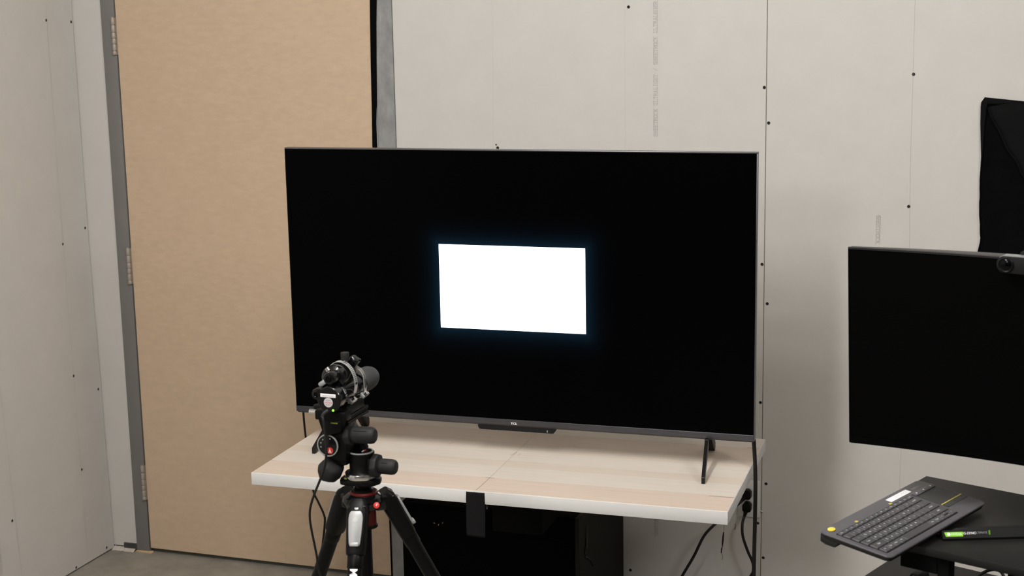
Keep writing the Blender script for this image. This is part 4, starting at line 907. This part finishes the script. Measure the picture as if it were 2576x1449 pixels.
key(X0, X0 + 1.5 * PU, *rows[1], 'Tab', .0045, 'legend_dim')
for i, t in enumerate('QWERTYUIOP[]'): key(X0 + (1.5 + i) * PU, X0 + (2.5 + i) * PU, *rows[1], t, .0060)
key(X0 + 13.5 * PU, X0 + 15 * PU, *rows[1], '\\', .005, 'legend_dim')
key(X0, X0 + 1.75 * PU, *rows[2], 'Caps', .0045)
for i, t in enumerate("ASDFGHJKL;'"): key(X0 + (1.75 + i) * PU, X0 + (2.75 + i) * PU, *rows[2], t, .0060)
key(X0 + 12.75 * PU, X0 + 15 * PU, *rows[2], 'enter', .0055)
key(X0, X0 + 2.25 * PU, *rows[3], 'Shift', .0050)
for i, t in enumerate('ZXCVBNM,./'): key(X0 + (2.25 + i) * PU, X0 + (3.25 + i) * PU, *rows[3], t, .0060)
key(X0 + 12.25 * PU, X0 + 15 * PU, *rows[3], 'shift', .0055)
bw = (0.0844 - X0) / 4
for i, t in enumerate(('Fn', 'Ctrl', 'Win', 'Alt')): key(X0 + i * bw, X0 + (i + 1) * bw, *rows[4], t, .0050)
key(0.0844, 0.1775, *rows[4], '')
rw = (X0 + 15 * PU - 0.1775) / 5
for i, t in enumerate(('Alt', 'Ctrl', '<', None, '>')):
    if t: key(0.1775 + i * rw, 0.1775 + (i + 1) * rw, *rows[4], t, .0052)
    else:
        ym = (rows[4][0] + rows[4][1]) / 2
        key(0.1775 + i * rw, 0.1775 + (i + 1) * rw, ym, rows[4][1], '^', .0055); key(0.1775 + i * rw, 0.1775 + (i + 1) * rw, rows[4][0], ym, 'v', .0050)
MB().prism(rrect(.2735, .3495, .0520, .0985, .002, 3), 'z', 0.00005, 0.0003).build('touchpad', M_['kb_pad'], kb)
MB().box(.2740, .3510, .0488, .0510, 0.0001, 0.0006).build('pad_line', M_['yellow_dim'], kb)
for x0, x1 in ((.2742, .3115), (.3120, .3495)): MB().prism(rrect(x0, x1, .0365, .0480, .0025, 3), 'z', 0.0001, 0.0007).build('pad_button', M_['kb_pad'], kb)
mb_ = MB().prism(rrect(.2735, .3505, .1000, .1120, .004, 4), 'z', 0.0001, 0.0020, 0.0006).build('media_bar', M_['kb'], kb)
for i in range(3): MB().lathe((.2850 + i * .0262, .1062, .0020), (0, 0, 1), [(0, .0017), (.0003, .0016), (.00031, 0)], 10).build('media_icon', M_['legend'], mb_)
b = MB(); b.mesh(text_mesh('logitech', 0.0085, bold=0.015), Matrix.Translation((.3115, .1232, .0003))); b.build('case_print', M_['legend_dim'], kb, 0)
lab = MB().box(.2137, .2870, .1178, .1302, 0.0001, 0.0004).build('name_label', M_['paper'], kb); lab['label'] = 'white paper label strip'
b = MB(); b.mesh(text_mesh('BEYONCE', 0.0098), Matrix.Translation((.2590, .1240, .0006))); b.build('label_print', M_['paper_grey'], lab, 0)
MB().prism([(0.0205 + math.cos(2 * math.pi * k / 24) * .0085, .1262 + math.sin(2 * math.pi * k / 24) * .0062) for k in range(24)], 'z', 0.0001, 0.0024, 0.0007).build('mouse_button', M_['yellow'], kb)
for x in (.0862, .2050): MB().prism(rrect(x - .0038, x + .0038, .1125, .1180, .0015, 3), 'z', 0.0001, 0.0005).build('yellow_mark', M_['yellow_dim'], kb)

# ================================================================== black cloth on the back wall
cl = empty('cloth_cover', (1.6795, 0, 0.95), 0, 'black cloth cover with a sewn hem fixed to the right of the wall', 'cloth')
edge = [(1.58, .0096), (1.5634, .0001), (1.50, .0014), (1.4245, .0063), (1.3488, .0049), (1.2619, .0071), (1.1909, .0128), (1.1587, .0067), (1.05, .004), (.95, .006)]
def exl(z):
    for (a, b_), (c, d) in zip(edge, edge[1:]):
        if z >= c: return b_ + (d - b_) * (a - z) / (a - c) + 0.0012 * noise.noise(Vector((z * 40, 2, 0)))
    return edge[-1][1]
def clf(x0f, x1f, z0f, z1f, dep, amp, nu, nv, nm, m, seed=0):
    b = MB()
    def f(u, v):
        z = z0f + (z1f - z0f) * v; xa = x0f(z); xb = x1f(z); x = xa + (xb - xa) * u
        zz = z - (x * .105 if x > .0 else 0) * (1 if v > .01 else 0) * v
        n_ = noise.noise(Vector((x * 9 + seed, zz * 7, seed))) * amp + noise.noise(Vector((x * 25, zz * 22, seed + 3))) * amp * .4
        return (x, -dep - max(-dep * .6, n_), zz - .95)
    b.grid(f, nu, nv); o_ = b.build(nm, m, cl, 60); s_ = o_.modifiers.new('s', 'SOLIDIFY'); s_.thickness = .0015; s_.offset = -1
    return o_
clf(exl, lambda z: 0.62, 0.95, 1.5795, 0.004, 0.004, 40, 50, 'sheet', M_['cloth'])
clf(lambda z: exl(z) - .0004, lambda z: exl(z) + max(.0015, .017 * (z - 1.38) / .19), 0.95, 1.566, 0.0095, 0.0015, 3, 50, 'side_hem', M_['cloth_hem'], 2)
clf(lambda z: 0.0098 if z > 1.57 else .001, lambda z: 0.62, 1.560, 1.5800, 0.0095, 0.0012, 40, 3, 'top_hem', M_['cloth_hem'], 4)
# raised flap right of the diagonal seam
b = MB(); bm = b.bm
seam = [(.020, 1.552), (.033, 1.52), (.053, 1.486), (.074, 1.4415), (.101, 1.404), (.119, 1.367), (.20, 1.25), (.30, 1.12), (.36, 1.03)]
A = []
for i, (x, z) in enumerate(seam):
    A.append([bm.verts.new((x, -0.0105, z - .95)), bm.verts.new((x + .012, -0.0125, z - .95 + .004)), bm.verts.new((x + .05, -0.0108, z - .95 + .012)), bm.verts.new((.62, -0.0095, max(1.552 - .11 * .62, z) - .95 - (0 if i == 0 else .02 * i)))])
for P, Q in zip(A, A[1:]):
    for k in range(3): bm.faces.new((P[k], P[k + 1], Q[k + 1], Q[k]))
o = b.build('folded_flap', M_['cloth_hem'], cl, 60); s_ = o.modifiers.new('s', 'SOLIDIFY'); s_.thickness = .0015
b = MB(); b.tube([(x - .001, -0.0125, z - .95) for x, z in seam], 0.0022, 8, 5, .6); b.build('seam', M_['cloth_hem'], cl)
